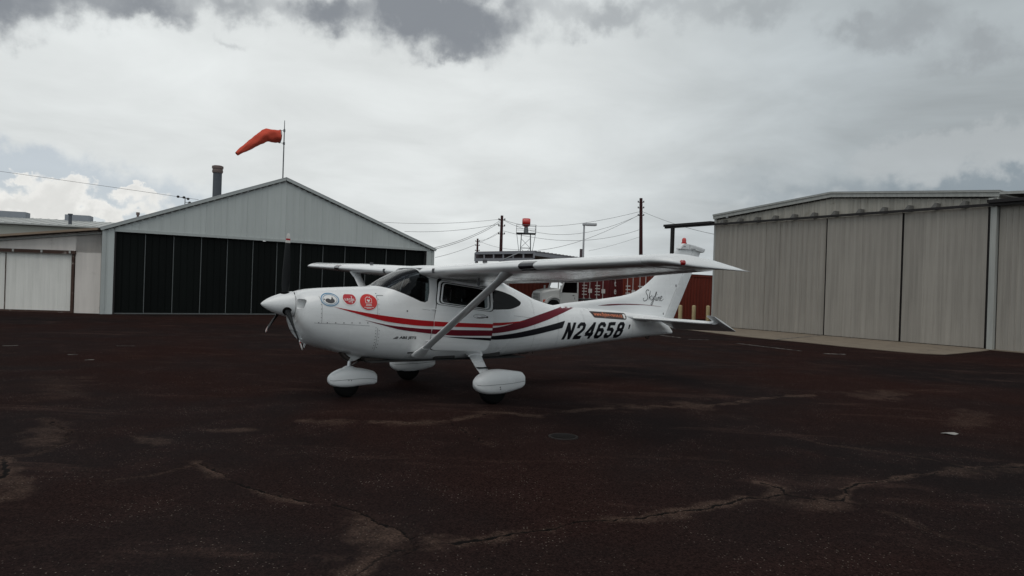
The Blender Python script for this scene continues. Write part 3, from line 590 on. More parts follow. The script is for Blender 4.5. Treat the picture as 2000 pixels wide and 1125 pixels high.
def right_hangar():
    P = ground_at(1612, 656)[:2]; Q = ground_at(1925, 682)[:2]; d = (Q-P)/np.linalg.norm(Q-P)
    a = P-d*6.38; loc, rz, _ = frame(a, Q); root = empty('hangar', loc, rz); tag(root, 'tan weathered metal hangar with tall ribbed sliding doors on a dark overhead track', 'hangar')
    X1 = 13.02; XA = 6.5; ZE, ZA = 5.70, 6.26; TR = 5.24
    top = lambda x: ZE+(ZA-ZE)*((x)/XA if x < XA else (X1-x)/(X1-XA))
    # gable strip of siding over the track
    x = 0.
    while x < X1-.05:
        e = min(x+.92, X1); mb = MB()
        cuts = [x]+([XA] if x < XA < e else [])+[e]
        for p, q in zip(cuts[:-1], cuts[1:]): ribbed(mb, p+.003, q-.003, .05, TR-.1, lambda t: top(t)-.19, .31, .03, .022)
        mb.build('siding_sheet', M['siding_tan_up'], root); x = e
    for p, q in ((-.1, XA), (X1+.1, XA)):
        MB().bar((p, -.06, ZE-.09), (q, -.06, ZA-.09), .10, .15).build('barge_board', M['trim_white'], root)
        MB().bar((p, -.08, ZE+.015), (q, -.08, ZA+.015), .14, .05).build('drip_edge', M['trim_white'], root)
    notch = MB(); n = 22
    for p, q in ((.1, XA), (X1-.1, XA)):
        for i in range(n):
            t0, t1 = (i+.1)/n, (i+.85)/n; notch.bar((p+(q-p)*t0, .0, ZE+(ZA-ZE)*t0-.185), (p+(q-p)*t1, .0, ZE+(ZA-ZE)*t1-.185), .05, .03)
    notch.build('corrugation_ends', M['steel_dark'], root)
    for s in (0, 1):
        p, q = (-.12, XA) if s == 0 else (X1+.12, XA)
        MB().add([(p, -.14, ZE+.045), (q, -.14, ZA+.045), (q, 18, ZA+.045), (p, 18, ZE+.045), (p, -.14, ZE+.075), (q, -.14, ZA+.075), (q, 18, ZA+.075), (p, 18, ZE+.075)], [(0, 1, 2, 3), (4, 7, 6, 5), (0, 4, 5, 1), (1, 5, 6, 2), (2, 6, 7, 3), (3, 7, 4, 0)]).build('roof_slope', M['roof_metal'], root)
    MB().box(.0, .1, .1, 18, 0, ZE-.02).build('side_wall', M['siding_tan'], root); MB().box(X1-.1, X1, .1, 18, 0, ZE-.02).build('side_wall', M['siding_tan'], root)
    MB().prism([(0, 0), (X1, 0), (X1, ZE-.02), (XA, ZA-.02), (0, ZE-.02)], 17.9, 18.0).build('rear_wall', M['siding_tan'], root)
    MB().box(-.06, .07, -.05, .12, 0, ZE-.12).build('corner_trim', M['trim_white'], root)
    # door leaves, four, in two planes
    edges = [.08, 3.2, 6.36, 9.70, 12.80]
    for i in range(4):
        x0, x1 = edges[i]+(.0 if i == 1 else .035), edges[i+1]-(.0 if i == 0 else .035); yy = (-.10, -.10, -.13, -.10)[i]
        leaf = empty('door_leaf', (x0, yy, 0)); leaf.parent = root
        w = x1-x0; nsh = 4
        for k in range(nsh):
            a0, a1 = k*w/nsh, (k+1)*w/nsh; mb = MB(); ribbed(mb, a0+.002, a1-.002, 0., .04, TR-.06, .262 if i < 2 else .39, .026 if i < 2 else 0.012, .024 if i < 2 else .007, phase=.06*k); mb.build('siding_sheet', M['siding_tan'], leaf)
        fr = MB(); fr.box(0, .05, .014, .07, .03, TR-.05); fr.box(w-.05, w, .014, .07, .03, TR-.05); fr.box(0.051, w-.051, .014, .07, .03, .1); fr.build('leaf_frame', M['steel_dark'], leaf)
    MB().box(.1, X1-.1, .2, .24, 0, TR).build('door_backing', M['interior'], root)
    MB().box(9.63, 9.77, -.06, .05, .02, TR-.05).build('leaf_gap_post', M['steel_dark'], root); MB().box(6.33, 6.40, -.02, .05, .02, TR-.05).build('leaf_gap_post', M['steel_dark'], root); MB().box(12.77, 12.86, -.06, .05, .02, TR-.05).build('leaf_gap_post', M['steel_dark'], root)
    # overhead track, running on past the corner on a post
    MB().box(-3.35, 16.5, -.30, -.17, TR-.04, TR+.05).build('track_rail', M['steel_dark'], root)
    MB().box(-3.35, 0., -.40, -.10, TR+.052, TR+.17).build('track_beam', M['steel_dark'], root)
    MB().box(-2.86, -2.70, -.33, -.17, 0, TR-.042).build('track_post', M['steel_dark'], root)
    for i in range(13):
        x = .55+i*1.02+(.12 if i > 6 else 0); y0 = -.28
        br = MB(); br.prism([(x-.05, TR+.052), (x+.16, TR+.052), (x+.16, TR+.22), (x+.09, TR+.22)], y0, .03); br.build('track_bracket', M['bracket'], root)
    # white post at the corner and the neighbouring bay beyond
    MB().box(12.87, X1+.05, -.16, .03, 0, TR-.05).build('corner_post', M['trim_white'], root)
    MB().box(12.8, X1+.1, -.18, .04, TR+.055, ZE-.2).build('corner_cap', M['trim_white'], root)
    ann = empty('hangar', (loc[0]+d[0]*13.1, loc[1]+d[1]*13.1, 0), rz); tag(ann, 'ribbed metal hangar bay with dark eave at the right edge, adjoining the tan hangar', 'hangar')
    for k in range(5):
        mb = MB(); ribbed(mb, .0+k*.92, .915+k*.92, .02, .0, TR-.06, .2, .02, .02); mb.build('siding_sheet', M['siding_tan'], ann)
    MB().box(-.25, 5, -.42, .05, TR+.055, TR+.17).build('eave_fascia', M['steel_dark'], ann); MB().bar((.02, -.1, ZE-.04), (5, -.1, TR+.20), .08, .10).build('rake_trim', M['trim_white'], ann)
    MB().add([(.05, -.05, ZE-.06), (5, -.05, TR+.18), (5, 16, TR+.18), (.05, 16, ZE-.06), (.05, -.05, ZE-.01), (5, -.05, TR+.23), (5, 16, TR+.23), (.05, 16, ZE-.01)], [(0, 3, 2, 1), (4, 5, 6, 7), (0, 1, 5, 4), (1, 2, 6, 5), (2, 3, 7, 6), (3, 0, 4, 7)]).build('roof_slope', M['roof_metal'], ann)
    MB().box(4.55, 4.65, .06, 16, 0, TR).build('side_wall', M['siding_tan'], ann)
    def W(s, y): v = in_frame(loc, rz, (s, y, 0)); return (v.x, v.y)
    ap = [W(-1.0, .1), W(-2.2, -3.0)]+[tuple(ground_at(*p)[:2]) for p in ((1437, 656), (1500, 662.5), (1570, 669), (1640, 676.5), (1740, 686), (1800, 691), (1845, 693), (1880, 690), (1926, 685.5))]+[W(13.1, -.4), W(18, -.7), W(18, .1)]
    ground_sheet('concrete_apron', ap, .018, M['concrete'], thick=.03)
right_hangar()
line_quad('painted_line', (1515, 664.5), (1606, 655.5), .12, .024)
line_quad('painted_line', (1440, 671), (1566, 686), .10, .006)
line_quad('painted_line', (1610, 691), (1652, 692.5), .16, .006)
for a, b, w in (((5, 676), (36, 675), .10), ((132, 693), (152, 692.5), .08), ((166, 703.5), (184, 703), .08), ((1290, 655), (1330, 660), .10), ((1345, 663), (1385, 664), .09), ((228, 676), (262, 676), .06)): line_quad('painted_line', a, b, w, .006)

# ------------------------------------------------------------------ the airplane (local: x aft from the spinner tip, y to its right, z up)
_th = math.radians(90-55.47756)
PLANE = empty('airplane', (-3.456, 9.8223, 0), _th)
tag(PLANE, 'white single engine high wing airplane with red, maroon and black stripes and open door', 'airplane')
ST = dict(
 zb=([.43, .46, .52, .64, .95, 1.35, 1.7, 2.3, 3.2, 3.8, 4.9, 6.1, 7.3, 8.0, 8.16], [1.08, .99, .89, .80, .705, .615, .560, .515, .515, .545, .615, .720, .815, .860, .875]),
 zt=([.43, .46, .52, .64, .94, 1.41, 1.60, 1.70, 1.78, 1.90, 2.07, 2.25, 2.56, 3.3, 3.7, 4.035, 4.25, 4.64, 5.09, 6., 7., 7.9, 8.16], [1.50, 1.535, 1.56, 1.585, 1.612, 1.64, 1.652, 1.70, 1.757, 1.826, 1.905, 1.950, 1.975, 1.955, 1.86, 1.725, 1.645, 1.500, 1.405, 1.36, 1.30, 1.14, .93]),
 w=([.43, .46, .52, .62, .9, 1.4, 1.8, 2.4, 3.3, 3.8, 4.3, 4.9, 5.5, 6.1, 7., 7.6, 8.05, 8.16], [.30, .37, .425, .46, .50, .54, .56, .57, .56, .53, .465, .40, .345, .285, .20, .14, .06, .02]),
 nu=([.43, .7, 1.5, 1.8, 2.3, 3.3, 3.9, 4.6, 8.16], [2.5, 2.9, 3.2, 3.0, 3.6, 3.8, 3.0, 2.5, 2.2]),
 nd=([.43, .7, 1.5, 2.3, 3.3, 4.6, 8.16], [2.3, 2.4, 2.7, 3.0, 2.9, 2.5, 2.2]),
 zm=([.43, .7, 1.5, 2.3, 3.3, 4.0, 4.6, 6., 8.16], [1.30, 1.22, 1.15, 1.12, 1.10, 1.06, 1.02, 1.03, .90]),
 tp=([.43, 1.5, 1.9, 2.4, 3.4, 4.2, 8.16], [.0, .0, .06, .16, .16, .08, .0]))
SF = {k: pchip(*v) for k, v in ST.items()}
def prof(x): return {k: f(x) for k, f in SF.items()}
def ysurf(x, z, off=0.):
    p = prof(x); up = z >= p['zm']; h = np.where(up, p['zt']-p['zm'], p['zm']-p['zb'])+off; n = np.where(up, p['nu'], p['nd'])
    q = np.clip(np.abs(z-p['zm'])/h, 0, .9999); t = 1-np.where(up, p['tp']*q**1.5, 0.)
    return (p['w']+off)*t*(1-q**n)**(1/n)
def implicit(P):
    x, y, z = P[:, 0], np.abs(P[:, 1]), P[:, 2]; p = prof(x); up = z >= p['zm']; h = np.where(up, p['zt']-p['zm'], p['zm']-p['zb']); n = np.where(up, p['nu'], p['nd'])
    q = np.abs(z-p['zm'])/h; t = 1-np.where(up, p['tp']*np.minimum(q, 1.3)**1.5, 0.)
    return ((y/(p['w']*t))**n+q**n)**(1/n)
def loft_body(x0, x1, nx, ns, off=0., dense=()):
    xs = np.unique(np.concatenate([np.linspace(x0, x1, nx), [d for d in dense if x0 < d < x1]])); R = []
    for x in xs:
        p = {k: float(v) for k, v in prof(x).items()}; ring = []
        for k in range(ns):
            t = 2*math.pi*(k+.5)/ns; c, s = math.cos(t), math.sin(t); n = p['nu'] if s >= 0 else p['nd']; h = (p['zt']-p['zm'] if s >= 0 else p['zm']-p['zb'])+off
            qz = abs(s)**(2/n); y = (p['w']+off)*math.copysign(abs(c)**(2/n), c)*(1-(p['tp']*qz**1.5 if s >= 0 else 0.)); ring.append((x, y, p['zm']+math.copysign(h*qz, s)))
        R.append(ring)
    return R
def tmp_obj(mb): return link_mesh('tmp', mb.mesh('tmp'), None)
def boolean(o, cutter, op='DIFFERENCE', drop=True):
    md = o.modifiers.new('b', 'BOOLEAN'); md.object = cutter; md.operation = op; md.solver = 'EXACT'
    dg = bpy.context.evaluated_depsgraph_get(); me = bpy.data.meshes.new_from_object(o.evaluated_get(dg)); o.modifiers.remove(md); old = o.data; o.data = me; bpy.data.meshes.remove(old)
    if drop: d = cutter.data; bpy.data.objects.remove(cutter); bpy.data.meshes.remove(d)
def finish_skin(o, mats, thick=True):
    """skin normals from the smooth shape; inner faces get the lining"""
    me = o.data; me.materials.clear()
    for m in mats: me.materials.append(m)
    n = len(me.polygons); cen = np.empty(n*3); me.polygons.foreach_get('center', cen); F = implicit(cen.reshape(-1, 3))
    nv = len(me.vertices); co = np.empty(nv*3); me.vertices.foreach_get('co', co); co = co.reshape(-1, 3); e = 1e-3
    G = np.stack([implicit(co+np.eye(3)[i]*e)-implicit(co-np.eye(3)[i]*e) for i in range(3)], 1); G /= np.linalg.norm(G, axis=1)[:, None]+1e-9
    pn = np.empty(n*3); me.polygons.foreach_get('normal', pn); pn = pn.reshape(-1, 3); ln = np.zeros((len(me.loops), 3)); mi = np.zeros(n, np.int32)
    for p in me.polygons:
        vi = [me.loops[l].vertex_index for l in p.loop_indices]; g = G[vi]
        on = F[p.index] > .985 and (g@pn[p.index]).min() > .80
        mi[p.index] = 0 if (F[p.index] > .972 or cen[p.index*3] < 1.3) else min(1, len(mats)-1)
        for l, gg in zip(p.loop_indices, g): ln[l] = gg if on else pn[p.index]
    me.polygons.foreach_set('material_index', mi); me.polygons.foreach_set('use_smooth', np.ones(n, bool)); me.normals_split_custom_set(ln.tolist()); me.update()
def rounded(poly, r=.05, n=5):
    out = []; N = len(poly)
    for i in range(N):
        p = Vector(poly[i]); a = Vector(poly[i-1]); b = Vector(poly[(i+1) % N]); rr = r[i] if isinstance(r, (list, tuple)) else r
        rr = min(rr, (a-p).length*.45, (b-p).length*.45); s = p+(a-p).normalized()*rr; e = p+(b-p).normalized()*rr
        for k in range(n+1):
            t = k/n; out.append(tuple(s*(1-t)**2+p*2*t*(1-t)+e*t*t))
    return out
def grow(poly, d):
    c = Vector((sum(p[0] for p in poly)/len(poly), sum(p[1] for p in poly)/len(poly))); return [tuple(Vector(p)+(Vector(p)-c).normalized()*d) for p in poly]
DENSE = [.435, .445, .455, .47, .49, .51, .54, .57, .6, 1.58, 1.62, 1.66, 1.7, 1.74]
WSHIELD = [(1.50, 1.69), (1.615, 1.662), (1.66, 1.648), (1.78, 1.612), (1.905, 1.562), (2.06, 1.500), (2.17, 1.452), (2.25, 1.436), (2.30, 1.462), (2.335, 1.58), (2.365, 1.80), (2.25, 1.885), (2.20, 2.1), (1.50, 2.1)]
DOOR = rounded([(2.495, 1.80), (2.44, 1.40), (2.385, 1.05), (2.355, .94), (2.345, .715), (3.235, .705), (3.285, .90), (3.31, 1.10), (3.318, 1.40), (3.285, 1.70)], [.06, .3, .2, .1, .10, .20, .1, .2, .2, .05])
DWIN = rounded([(2.462, 1.425), (2.497, 1.765), (3.265, 1.665), (3.278, 1.335)], [.06, .07, .06, .07])
RWIN = rounded([(3.40, 1.668), (3.50, 1.664), (3.70, 1.632), (3.95, 1.556), (4.10, 1.458), (4.05, 1.405), (3.85, 1.345), (3.42, 1.335)], [.05, .05, .1, .1, .05, .05, .1, .05])
def make_fuselage():
    fus = link_mesh('fuselage', MB().rings(loft_body(.43, 8.16, 150, 72, dense=DENSE)).mesh('fuselage'), None)
    boolean(fus, tmp_obj(MB().rings(loft_body(1.40, 4.25, 50, 48, -.028))))
    boolean(fus, tmp_obj(MB().prism(WSHIELD, -1, 1)))
    boolean(fus, tmp_obj(MB().prism(grow(DOOR, .006), -1, -.1)))
    boolean(fus, tmp_obj(MB().prism(grow(DWIN, .01), .1, 1)))
    boolean(fus, tmp_obj(MB().prism(RWIN, -1, 1)))
    for s in (-1, 1):                 # cooling inlets either side of the spinner
        r = rounded([(s*.21, 1.30), (s*.40, 1.315), (s*.395, 1.45), (s*.23, 1.455)], .05); R = []
        for x, k in ((.30, 1.0), (.60, .92)): R.append([(x, s*.305+(y-s*.305)*k, 1.385+(z-1.385)*k) for y, z in r])
        boolean(fus, tmp_obj(MB().rings(R)))
    r = rounded([(-.17, .87), (.17, .87), (.17, 1.0), (-.17, 1.0)], .04); boolean(fus, tmp_obj(MB().rings([[(x, y, z) for y, z in r] for x in (.3, .62)])))
    finish_skin(fus, [M['white'], M['interior']]); fus.parent = PLANE
    return fus
FUS = make_fuselage()
def shell_piece(name, poly, y0, y1, o1, o2, mats, parent, x0=1.42, x1=4.3):
    o = link_mesh(name, MB().rings(loft_body(x0, x1, 60, 64, o1, DENSE)).mesh(name), None)
    boolean(o, tmp_obj(MB().rings(loft_body(x0+.02, x1-.02, 56, 64, o2, DENSE)))); boolean(o, tmp_obj(MB().prism(poly, y0, y1)), 'INTERSECT')
    finish_skin(o, mats); o.parent = parent; return o
shell_piece('windshield', WSHIELD, -1, 1, -.004, -.010, [M['glass'], M['glass']], PLANE)
shell_piece('cabin_window', grow(DWIN, .01), .1, 1, -.004, -.010, [M['glass'], M['glass']], PLANE)
for s in (-1, 1): shell_piece('rear_window', RWIN, min(s*.1, s), max(s*.1, s), -.004, -.010, [M['glass_dark'], M['glass_dark']], PLANE)
# open door, hinged at its front edge
HINGE = Vector((2.40, -.56, 0)); DOOR_ANG = -math.radians(22)
def make_door():
    d = link_mesh('door', MB().rings(loft_body(1.42, 4.3, 60, 72, 0, DENSE)).mesh('door'), None)
    boolean(d, tmp_obj(MB().rings(loft_body(1.5, 4.2, 56, 64, -.026, DENSE)))); boolean(d, tmp_obj(MB().prism(DOOR, -1, -.1)), 'INTERSECT'); boolean(d, tmp_obj(MB().prism(DWIN, -1, -.1)))
    finish_skin(d, [M['white'], M['interior']]); d.parent = PLANE; return d
DOORO = make_door()
DWINO = shell_piece('door_window', DWIN, -1, -.1, -.006, -.011, [M['glass'], M['glass']], DOORO)
DECALS_ON_DOOR = [DWINO]

def on_skin(me, off=.003):
    n = len(me.vertices); co = np.empty(n*3); me.vertices.foreach_get('co', co); co = co.reshape(-1, 3)
    x, z = co[:, 0].copy(), co[:, 2].copy(); co[:, 1] = -(ysurf(x, z)+off); me.vertices.foreach_set('co', co.ravel()); me.update()
def decal(name, me, mat, parent, off=.003):
    off += .0015
    bm = bmesh.new(); bm.from_mesh(me)
    xs = [v.co.x for v in bm.verts]; zs = [v.co.z for v in bm.verts]
    for ax, lo, hi in ((0, min(xs), max(xs)), (2, min(zs), max(zs))):
        st = .05; k = math.ceil(lo/st)*st
        while k < hi:
            co = [0, 0, 0]; co[ax] = k; no = [0, 0, 0]; no[ax] = 1; bmesh.ops.bisect_plane(bm, geom=bm.verts[:]+bm.edges[:]+bm.faces[:], plane_co=co, plane_no=no); k += st
    for f in bm.faces:
        if f.normal.y > 0: f.normal_flip()
    bm.to_mesh(me); bm.free(); on_skin(me, off); me.polygons.foreach_set('use_smooth', [True]*len(me.polygons)); me.update()
    return link_mesh(name, me, mat, parent)
def flat(polys):
    me = bpy.data.meshes.new('d'); vs = []; fs = []
    for p in polys: fs.append(tuple(range(len(vs), len(vs)+len(p)))); vs += [(x, -1, z) for x, z in p]
    me.from_pydata(vs, [], fs); bm = bmesh.new(); bm.from_mesh(me); bmesh.ops.triangulate(bm, faces=bm.faces); bm.to_mesh(me); bm.free(); return me
def band(top, bot, x0, x1, n=60):                      # strip between two curves of z over x
    tx, tz = zip(*top); bx, bz = zip(*bot); ft, fb = pchip(tx, tz), pchip(bx, bz); xs = np.linspace(x0, x1, n)
    me = bpy.data.meshes.new('d'); vs = []
    for x in xs:
        a, b = float(ft(x)), float(fb(x)); a = max(a, b+.0005)
        for k in range(4): vs.append((x, -1, b+(a-b)*k/3))
    me.from_pydata(vs, [], [(4*i+k, 4*i+4+k, 4*i+5+k, 4*i+1+k) for i in range(n-1) for k in range(3)]); return me
def text_mesh(s, size, shear=0., bold=0., sx=1., spacing=1.):
    cu = bpy.data.curves.new('t', 'FONT'); cu.body = s; cu.size = size; cu.shear = shear; cu.offset = bold; cu.resolution_u = 3; cu.space_character = spacing
    o = bpy.data.objects.new('t', cu); COL.objects.link(o); dg = bpy.context.evaluated_depsgraph_get(); me = bpy.data.meshes.new_from_object(o.evaluated_get(dg)); bpy.data.objects.remove(o); bpy.data.curves.remove(cu)
    me.transform(Matrix.Diagonal((sx, 1, 1, 1))); return me
def place_text(me, x0, x1, z0, z1, rot=0.):
    """fit text (drawn in xy) to a box in the side view"""
    n = len(me.vertices); co = np.empty(n*3); me.vertices.foreach_get('co', co); co = co.reshape(-1, 3); a, b = co.min(0), co.max(0)
    X = x0+(co[:, 0]-a[0])/(b[0]-a[0])*(x1-x0); Z = z0+(co[:, 1]-a[1])/(b[1]-a[1])*(z1-z0); cx = (x0+x1)/2
    Z = Z+(X-cx)*math.tan(rot); me.vertices.foreach_set('co', np.stack([X, -np.ones(n), Z], 1).ravel()); me.update(); return me
def ellipse(cx, cz, rx, rz, n=36): return [(cx+rx*math.cos(2*math.pi*k/n), cz+rz*math.sin(2*math.pi*k/n)) for k in range(n)]
def ring_me(cx, cz, rx, rz, w, n=40):
    me = bpy.data.meshes.new('d'); vs = []
    for k in range(n):
        t = 2*math.pi*k/n
        for r in (0, w): vs.append((cx+(rx-r)*math.cos(t), -1, cz+(rz-r)*math.sin(t)))
    me.from_pydata(vs, [], [(2*i, 2*((i+1) % n), 2*((i+1) % n)+1, 2*i+1) for i in range(n)]); return me
def ribbon(pts, w):
    me = bpy.data.meshes.new('d'); vs = []
    for i, p in enumerate(pts):
        a, b = Vector(pts[max(i-1, 0)]), Vector(pts[min(i+1, len(pts)-1)]); d = (b-a).normalized(); n = Vector((-d.y, d.x)); ww = w[i] if isinstance(w, (list, tuple)) else w
        for s in (-.5, .5): q = Vector(p)+n*ww*s; vs.append((q.x, -1, q.y))
    me.from_pydata(vs, [], [(2*i, 2*i+1, 2*i+3, 2*i+2) for i in range(len(pts)-1)]); return me
# stripes
S1T = [(.86, 1.352), (1.22, 1.290), (1.695, 1.222), (2.36, 1.158), (2.80, 1.140), (3.31, 1.132)]; S1B = [(.86, 1.352), (1.10, 1.285), (1.40, 1.205), (1.70, 1.140), (2.36, 1.080), (2.80, 1.077), (3.31, 1.069)]
S2T = [(1.28, 1.176), (1.70, 1.095), (2.03, 1.060), (2.36, 1.036), (2.80, 1.031), (3.31, 1.034)]; S2B = [(1.28, 1.176), (1.55, 1.105), (1.865, 1.030), (2.10, .998), (2.36, .968), (2.80, .942), (3.31, .949)]
S3T = [(2.50, .930), (2.80, .922), (3.31, .917)]; S3B = [(2.50, .930), (2.80, .904), (3.31, .873)]
xf = 2.378; xr = 3.312
decal('stripe', band(S1T, S1B, .86, xf+.018), M['red'], FUS); decal('stripe', band(S2T, S2B, 1.28, xf-.02), M['maroon'], FUS)
DECALS_ON_DOOR += [decal('stripe', band(S1T, S1B, xf+.030, xr-.004), M['red'], DOORO), decal('stripe', band(S2T, S2B, xf-.004, xr-.010), M['maroon'], DOORO), decal('stripe', band(S3T, S3B, 2.50, xr-.025), M['black'], DOORO)]
decal('stripe', band([(3.325, 1.125), (3.557, 1.128), (4.19, 1.158)], [(3.325, 1.078), (3.557, 1.082), (3.9, 1.118), (4.19, 1.157)], 3.325, 4.19), M['red'], FUS)
decal('stripe', band([(3.325, 1.035), (3.56, 1.056), (4.1, 1.165), (4.554, 1.272), (5.0, 1.36), (5.30, 1.398), (5.62, 1.397)], [(3.325, .953), (3.56, .965), (4.1, 1.035), (4.56, 1.140), (5.05, 1.275), (5.40, 1.360), (5.62, 1.393)], 3.325, 5.62), M['maroon'], FUS)
BT = pchip([0, .14, .33, .56, .79, 1], [.912, .924, .955, 1.010, 1.08, 1.152]); BB = pchip([0, .14, .33, .56, .79, 1], [.868, .857, .868, .905, .965, 1.028])
me = bpy.data.meshes.new('d'); me.from_pydata([(3.325+t*(1.687+k/3*.071), -1, float(BB(t))+(float(BT(t))-float(BB(t)))*k/3) for t in np.linspace(0, 1, 50) for k in range(4)], [], [(4*i+k, 4*i+4+k, 4*i+5+k, 4*i+1+k) for i in range(49) for k in range(3)])
decal('stripe', me, M['black'], FUS)
# registration and lettering
def stroke(pts, w):                                    # mitred pen stroke in the side view
    L, Rr = [], []; P = [Vector(p) for p in pts]
    for i, p in enumerate(P):
        d0 = (p-P[i-1]).normalized() if i else None; d1 = (P[i+1]-p).normalized() if i < len(P)-1 else None
        d0 = d0 or d1; d1 = d1 or d0; n0, n1 = Vector((-d0.y, d0.x)), Vector((-d1.y, d1.x)); n = (n0+n1).normalized(); k = w/2/max(n.dot(n0), .5); L.append(p+n*k); Rr.append(p-n*k)
    return L, Rr
GLYPH = {  # pen paths in a cell .62 wide and 1 high
 'N': [[(.10, .0), (.10, 1.)], [(.10, .92), (.52, .08)], [(.52, 0.), (.52, 1.)]],
 '2': [[(.10, .66), (.10, .80), (.20, .90), (.42, .90), (.52, .80), (.52, .62), (.44, .50), (.12, .20), (.10, .10)], [(.02, .10), (.60, .10)]],
 '4': [[(.46, 0.), (.46, 1.)], [(.48, .94), (.08, .36), (.08, .30)], [(.02, .28), (.62, .28)]],
 '6': [[(.52, .70), (.52, .80), (.42, .90), (.20, .90), (.10, .80), (.10, .20), (.20, .10), (.42, .10), (.52, .20), (.52, .44), (.42, .54), (.20, .54), (.12, .48)]],
 '5': [[(.58, .90), (.12, .90)], [(.12, .98), (.12, .50)], [(.06, .56), (.40, .56), (.52, .46), (.52, .20), (.42, .10), (.20, .10), (.10, .20), (.10, .32)]],
 '8': [[(.20, .52), (.12, .62), (.12, .80), (.22, .90), (.40, .90), (.50, .80), (.50, .62), (.42, .52), (.20, .52), (.10, .42), (.10, .20), (.20, .10), (.42, .10), (.52, .20), (.52, .42), (.42, .52)]]}
def registration(txt, x0, x1, z0, z1, lean):
    bm = bmesh.new(); cw = (x1-x0-lean*(z1-z0))/(len(txt)*.80-.16)
    for i, ch in enumerate(txt):
        for st in GLYPH[ch]:
            L, Rr = stroke(st, .205); vs = []
            for q in [v for ab in zip(L, Rr) for v in ab]: vs.append(bm.verts.new((x0+(i*.80+q.x-.01)*cw+lean*q.y*(z1-z0), -1, z0+q.y*(z1-z0))))
            for k in range(len(L)-1): bm.faces.new((vs[2*k], vs[2*k+1], vs[2*k+3], vs[2*k+2]))
    me = bpy.data.meshes.new('d'); bm.to_mesh(me); bm.free(); return me
decal('registration_mark', registration('N24658', 5.02, 6.675, .822, 1.120, .45), M['black'], FUS)
decal('name_lettering', place_text(text_mesh('ABS JETS', .1, .1, .003), 1.845, 2.115, .883, .932, -.03), M['black'], FUS)
decal('logo_bars', flat([[(1.745+.02*k+.012*(2-k)*0, .898+.012*k), (1.825-.006*(2-k), .898+.012*k), (1.833-.006*(2-k), .906+.012*k), (1.755+.02*k, .906+.012*k)] for k in range(3)]), M['black'], FUS)
bn = rounded([(5.765, 1.318), (6.73, 1.282), (6.705, 1.158), (5.83, 1.205)], [.02, .06, .06, .03]); decal('web_banner', flat([bn]), M['sticker_brown'], FUS, .003)
decal('web_banner_text', place_text(text_mesh('www.flying-revue.cz', .1, .05, .002), 5.845, 6.605, 1.198, 1.290, -.045), M['orange_text'], FUS, .006)
decal('web_banner_badge', flat([rounded([(6.625, 1.265), (6.69, 1.262), (6.675, 1.180), (6.625, 1.185)], .015)]), M['sticker_white'], FUS, .006)
# round stickers on the cowling
c1 = (.815, 1.452); decal('round_sticker', flat([ellipse(*c1, .128, .094)]), M['sticker_white'], FUS, .003)
decal('sticker_ring', ring_me(*c1, .126, .092, .012), M['sticker_blue'], FUS, .005); decal('sticker_ring', ring_me(*c1, .100, .071, .006), M['sticker_blue'], FUS, .005)
decal('sticker_picture', flat([ellipse(c1[0]-.028, c1[1]-.012, .036, .027, 14), ellipse(c1[0]+.034, c1[1]-.016, .030, .030, 14), ellipse(c1[0]+.005, c1[1]-.035, .045, .016, 14), ellipse(c1[0]-.078, c1[1]+.002, .011, .009, 8), [(c1[0]+.02, c1[1]+.01), (c1[0]+.035, c1[1]+.045), (c1[0]+.045, c1[1]+.012)]]), M['rivet'], FUS, .005)
c2 = (1.09, 1.456); decal('round_sticker', flat([ellipse(c2[0], c2[1], .104, .082)]), M['sticker_white'], FUS, .003); decal('sticker_face', flat([rounded([(c2[0]-.098, c2[1]+.01), (c2[0]-.07, c2[1]+.076), (c2[0]+.07, c2[1]+.074), (c2[0]+.098, c2[1]+.005), (c2[0]+.05, c2[1]-.066), (c2[0]-.04, c2[1]-.07)], .06)]), M['sticker_crimson'], FUS, .0045)
decal('sticker_text', place_text(text_mesh('LEGIE', .1, 0, .002), c2[0]-.068, c2[0]+.068, c2[1]-.014, c2[1]+.016, -.05), M['sticker_white'], FUS, .006)
decal('sticker_mark', flat([[(c2[0]+.028, c2[1]-.05), (c2[0]+.036, c2[1]-.05), (c2[0]+.036, c2[1]+.05), (c2[0]+.028, c2[1]+.05)], [(c2[0]-.02, c2[1]-.034), (c2[0]+.015, c2[1]-.034), (c2[0]+.015, c2[1]-.026), (c2[0]-.02, c2[1]-.026)]]), M['sticker_white'], FUS, .006)
c3 = (1.363, 1.427); decal('round_sticker', flat([ellipse(*c3, .135, .120)]), M['sticker_white'], FUS, .003); decal('sticker_face', flat([ellipse(*c3, .127, .113)]), M['sticker_red'], FUS, .0045)
decal('sticker_outline', ribbon([(c3[0]-.045, c3[1]-.01), (c3[0]-.045, c3[1]+.05), (c3[0]-.012, c3[1]+.075), (c3[0]+.02, c3[1]+.06), (c3[0]+.022, c3[1]+.09), (c3[0]+.026, c3[1]+.06), (c3[0]+.045, c3[1]+.045), (c3[0]+.045, c3[1]-.012), (c3[0]-.045, c3[1]-.014)], .007), M['sticker_white'], FUS, .006)
decal('sticker_heart', flat([[(c3[0], c3[1]-.002), (c3[0]+.024, c3[1]+.022), (c3[0]+.02, c3[1]+.036), (c3[0]+.006, c3[1]+.036), (c3[0], c3[1]+.026), (c3[0]-.006, c3[1]+.036), (c3[0]-.02, c3[1]+.036), (c3[0]-.024, c3[1]+.022)]]), M['sticker_white'], FUS, .006)
decal('sticker_lines', flat([[(c3[0]-a, c3[1]+z), (c3[0]+a, c3[1]+z), (c3[0]+a, c3[1]+z+.007), (c3[0]-a, c3[1]+z+.007)] for a, z in ((.04, -.038), (.045, -.052), (.07, -.078), (.035, -.092))]), M['sticker_white'], FUS, .006)
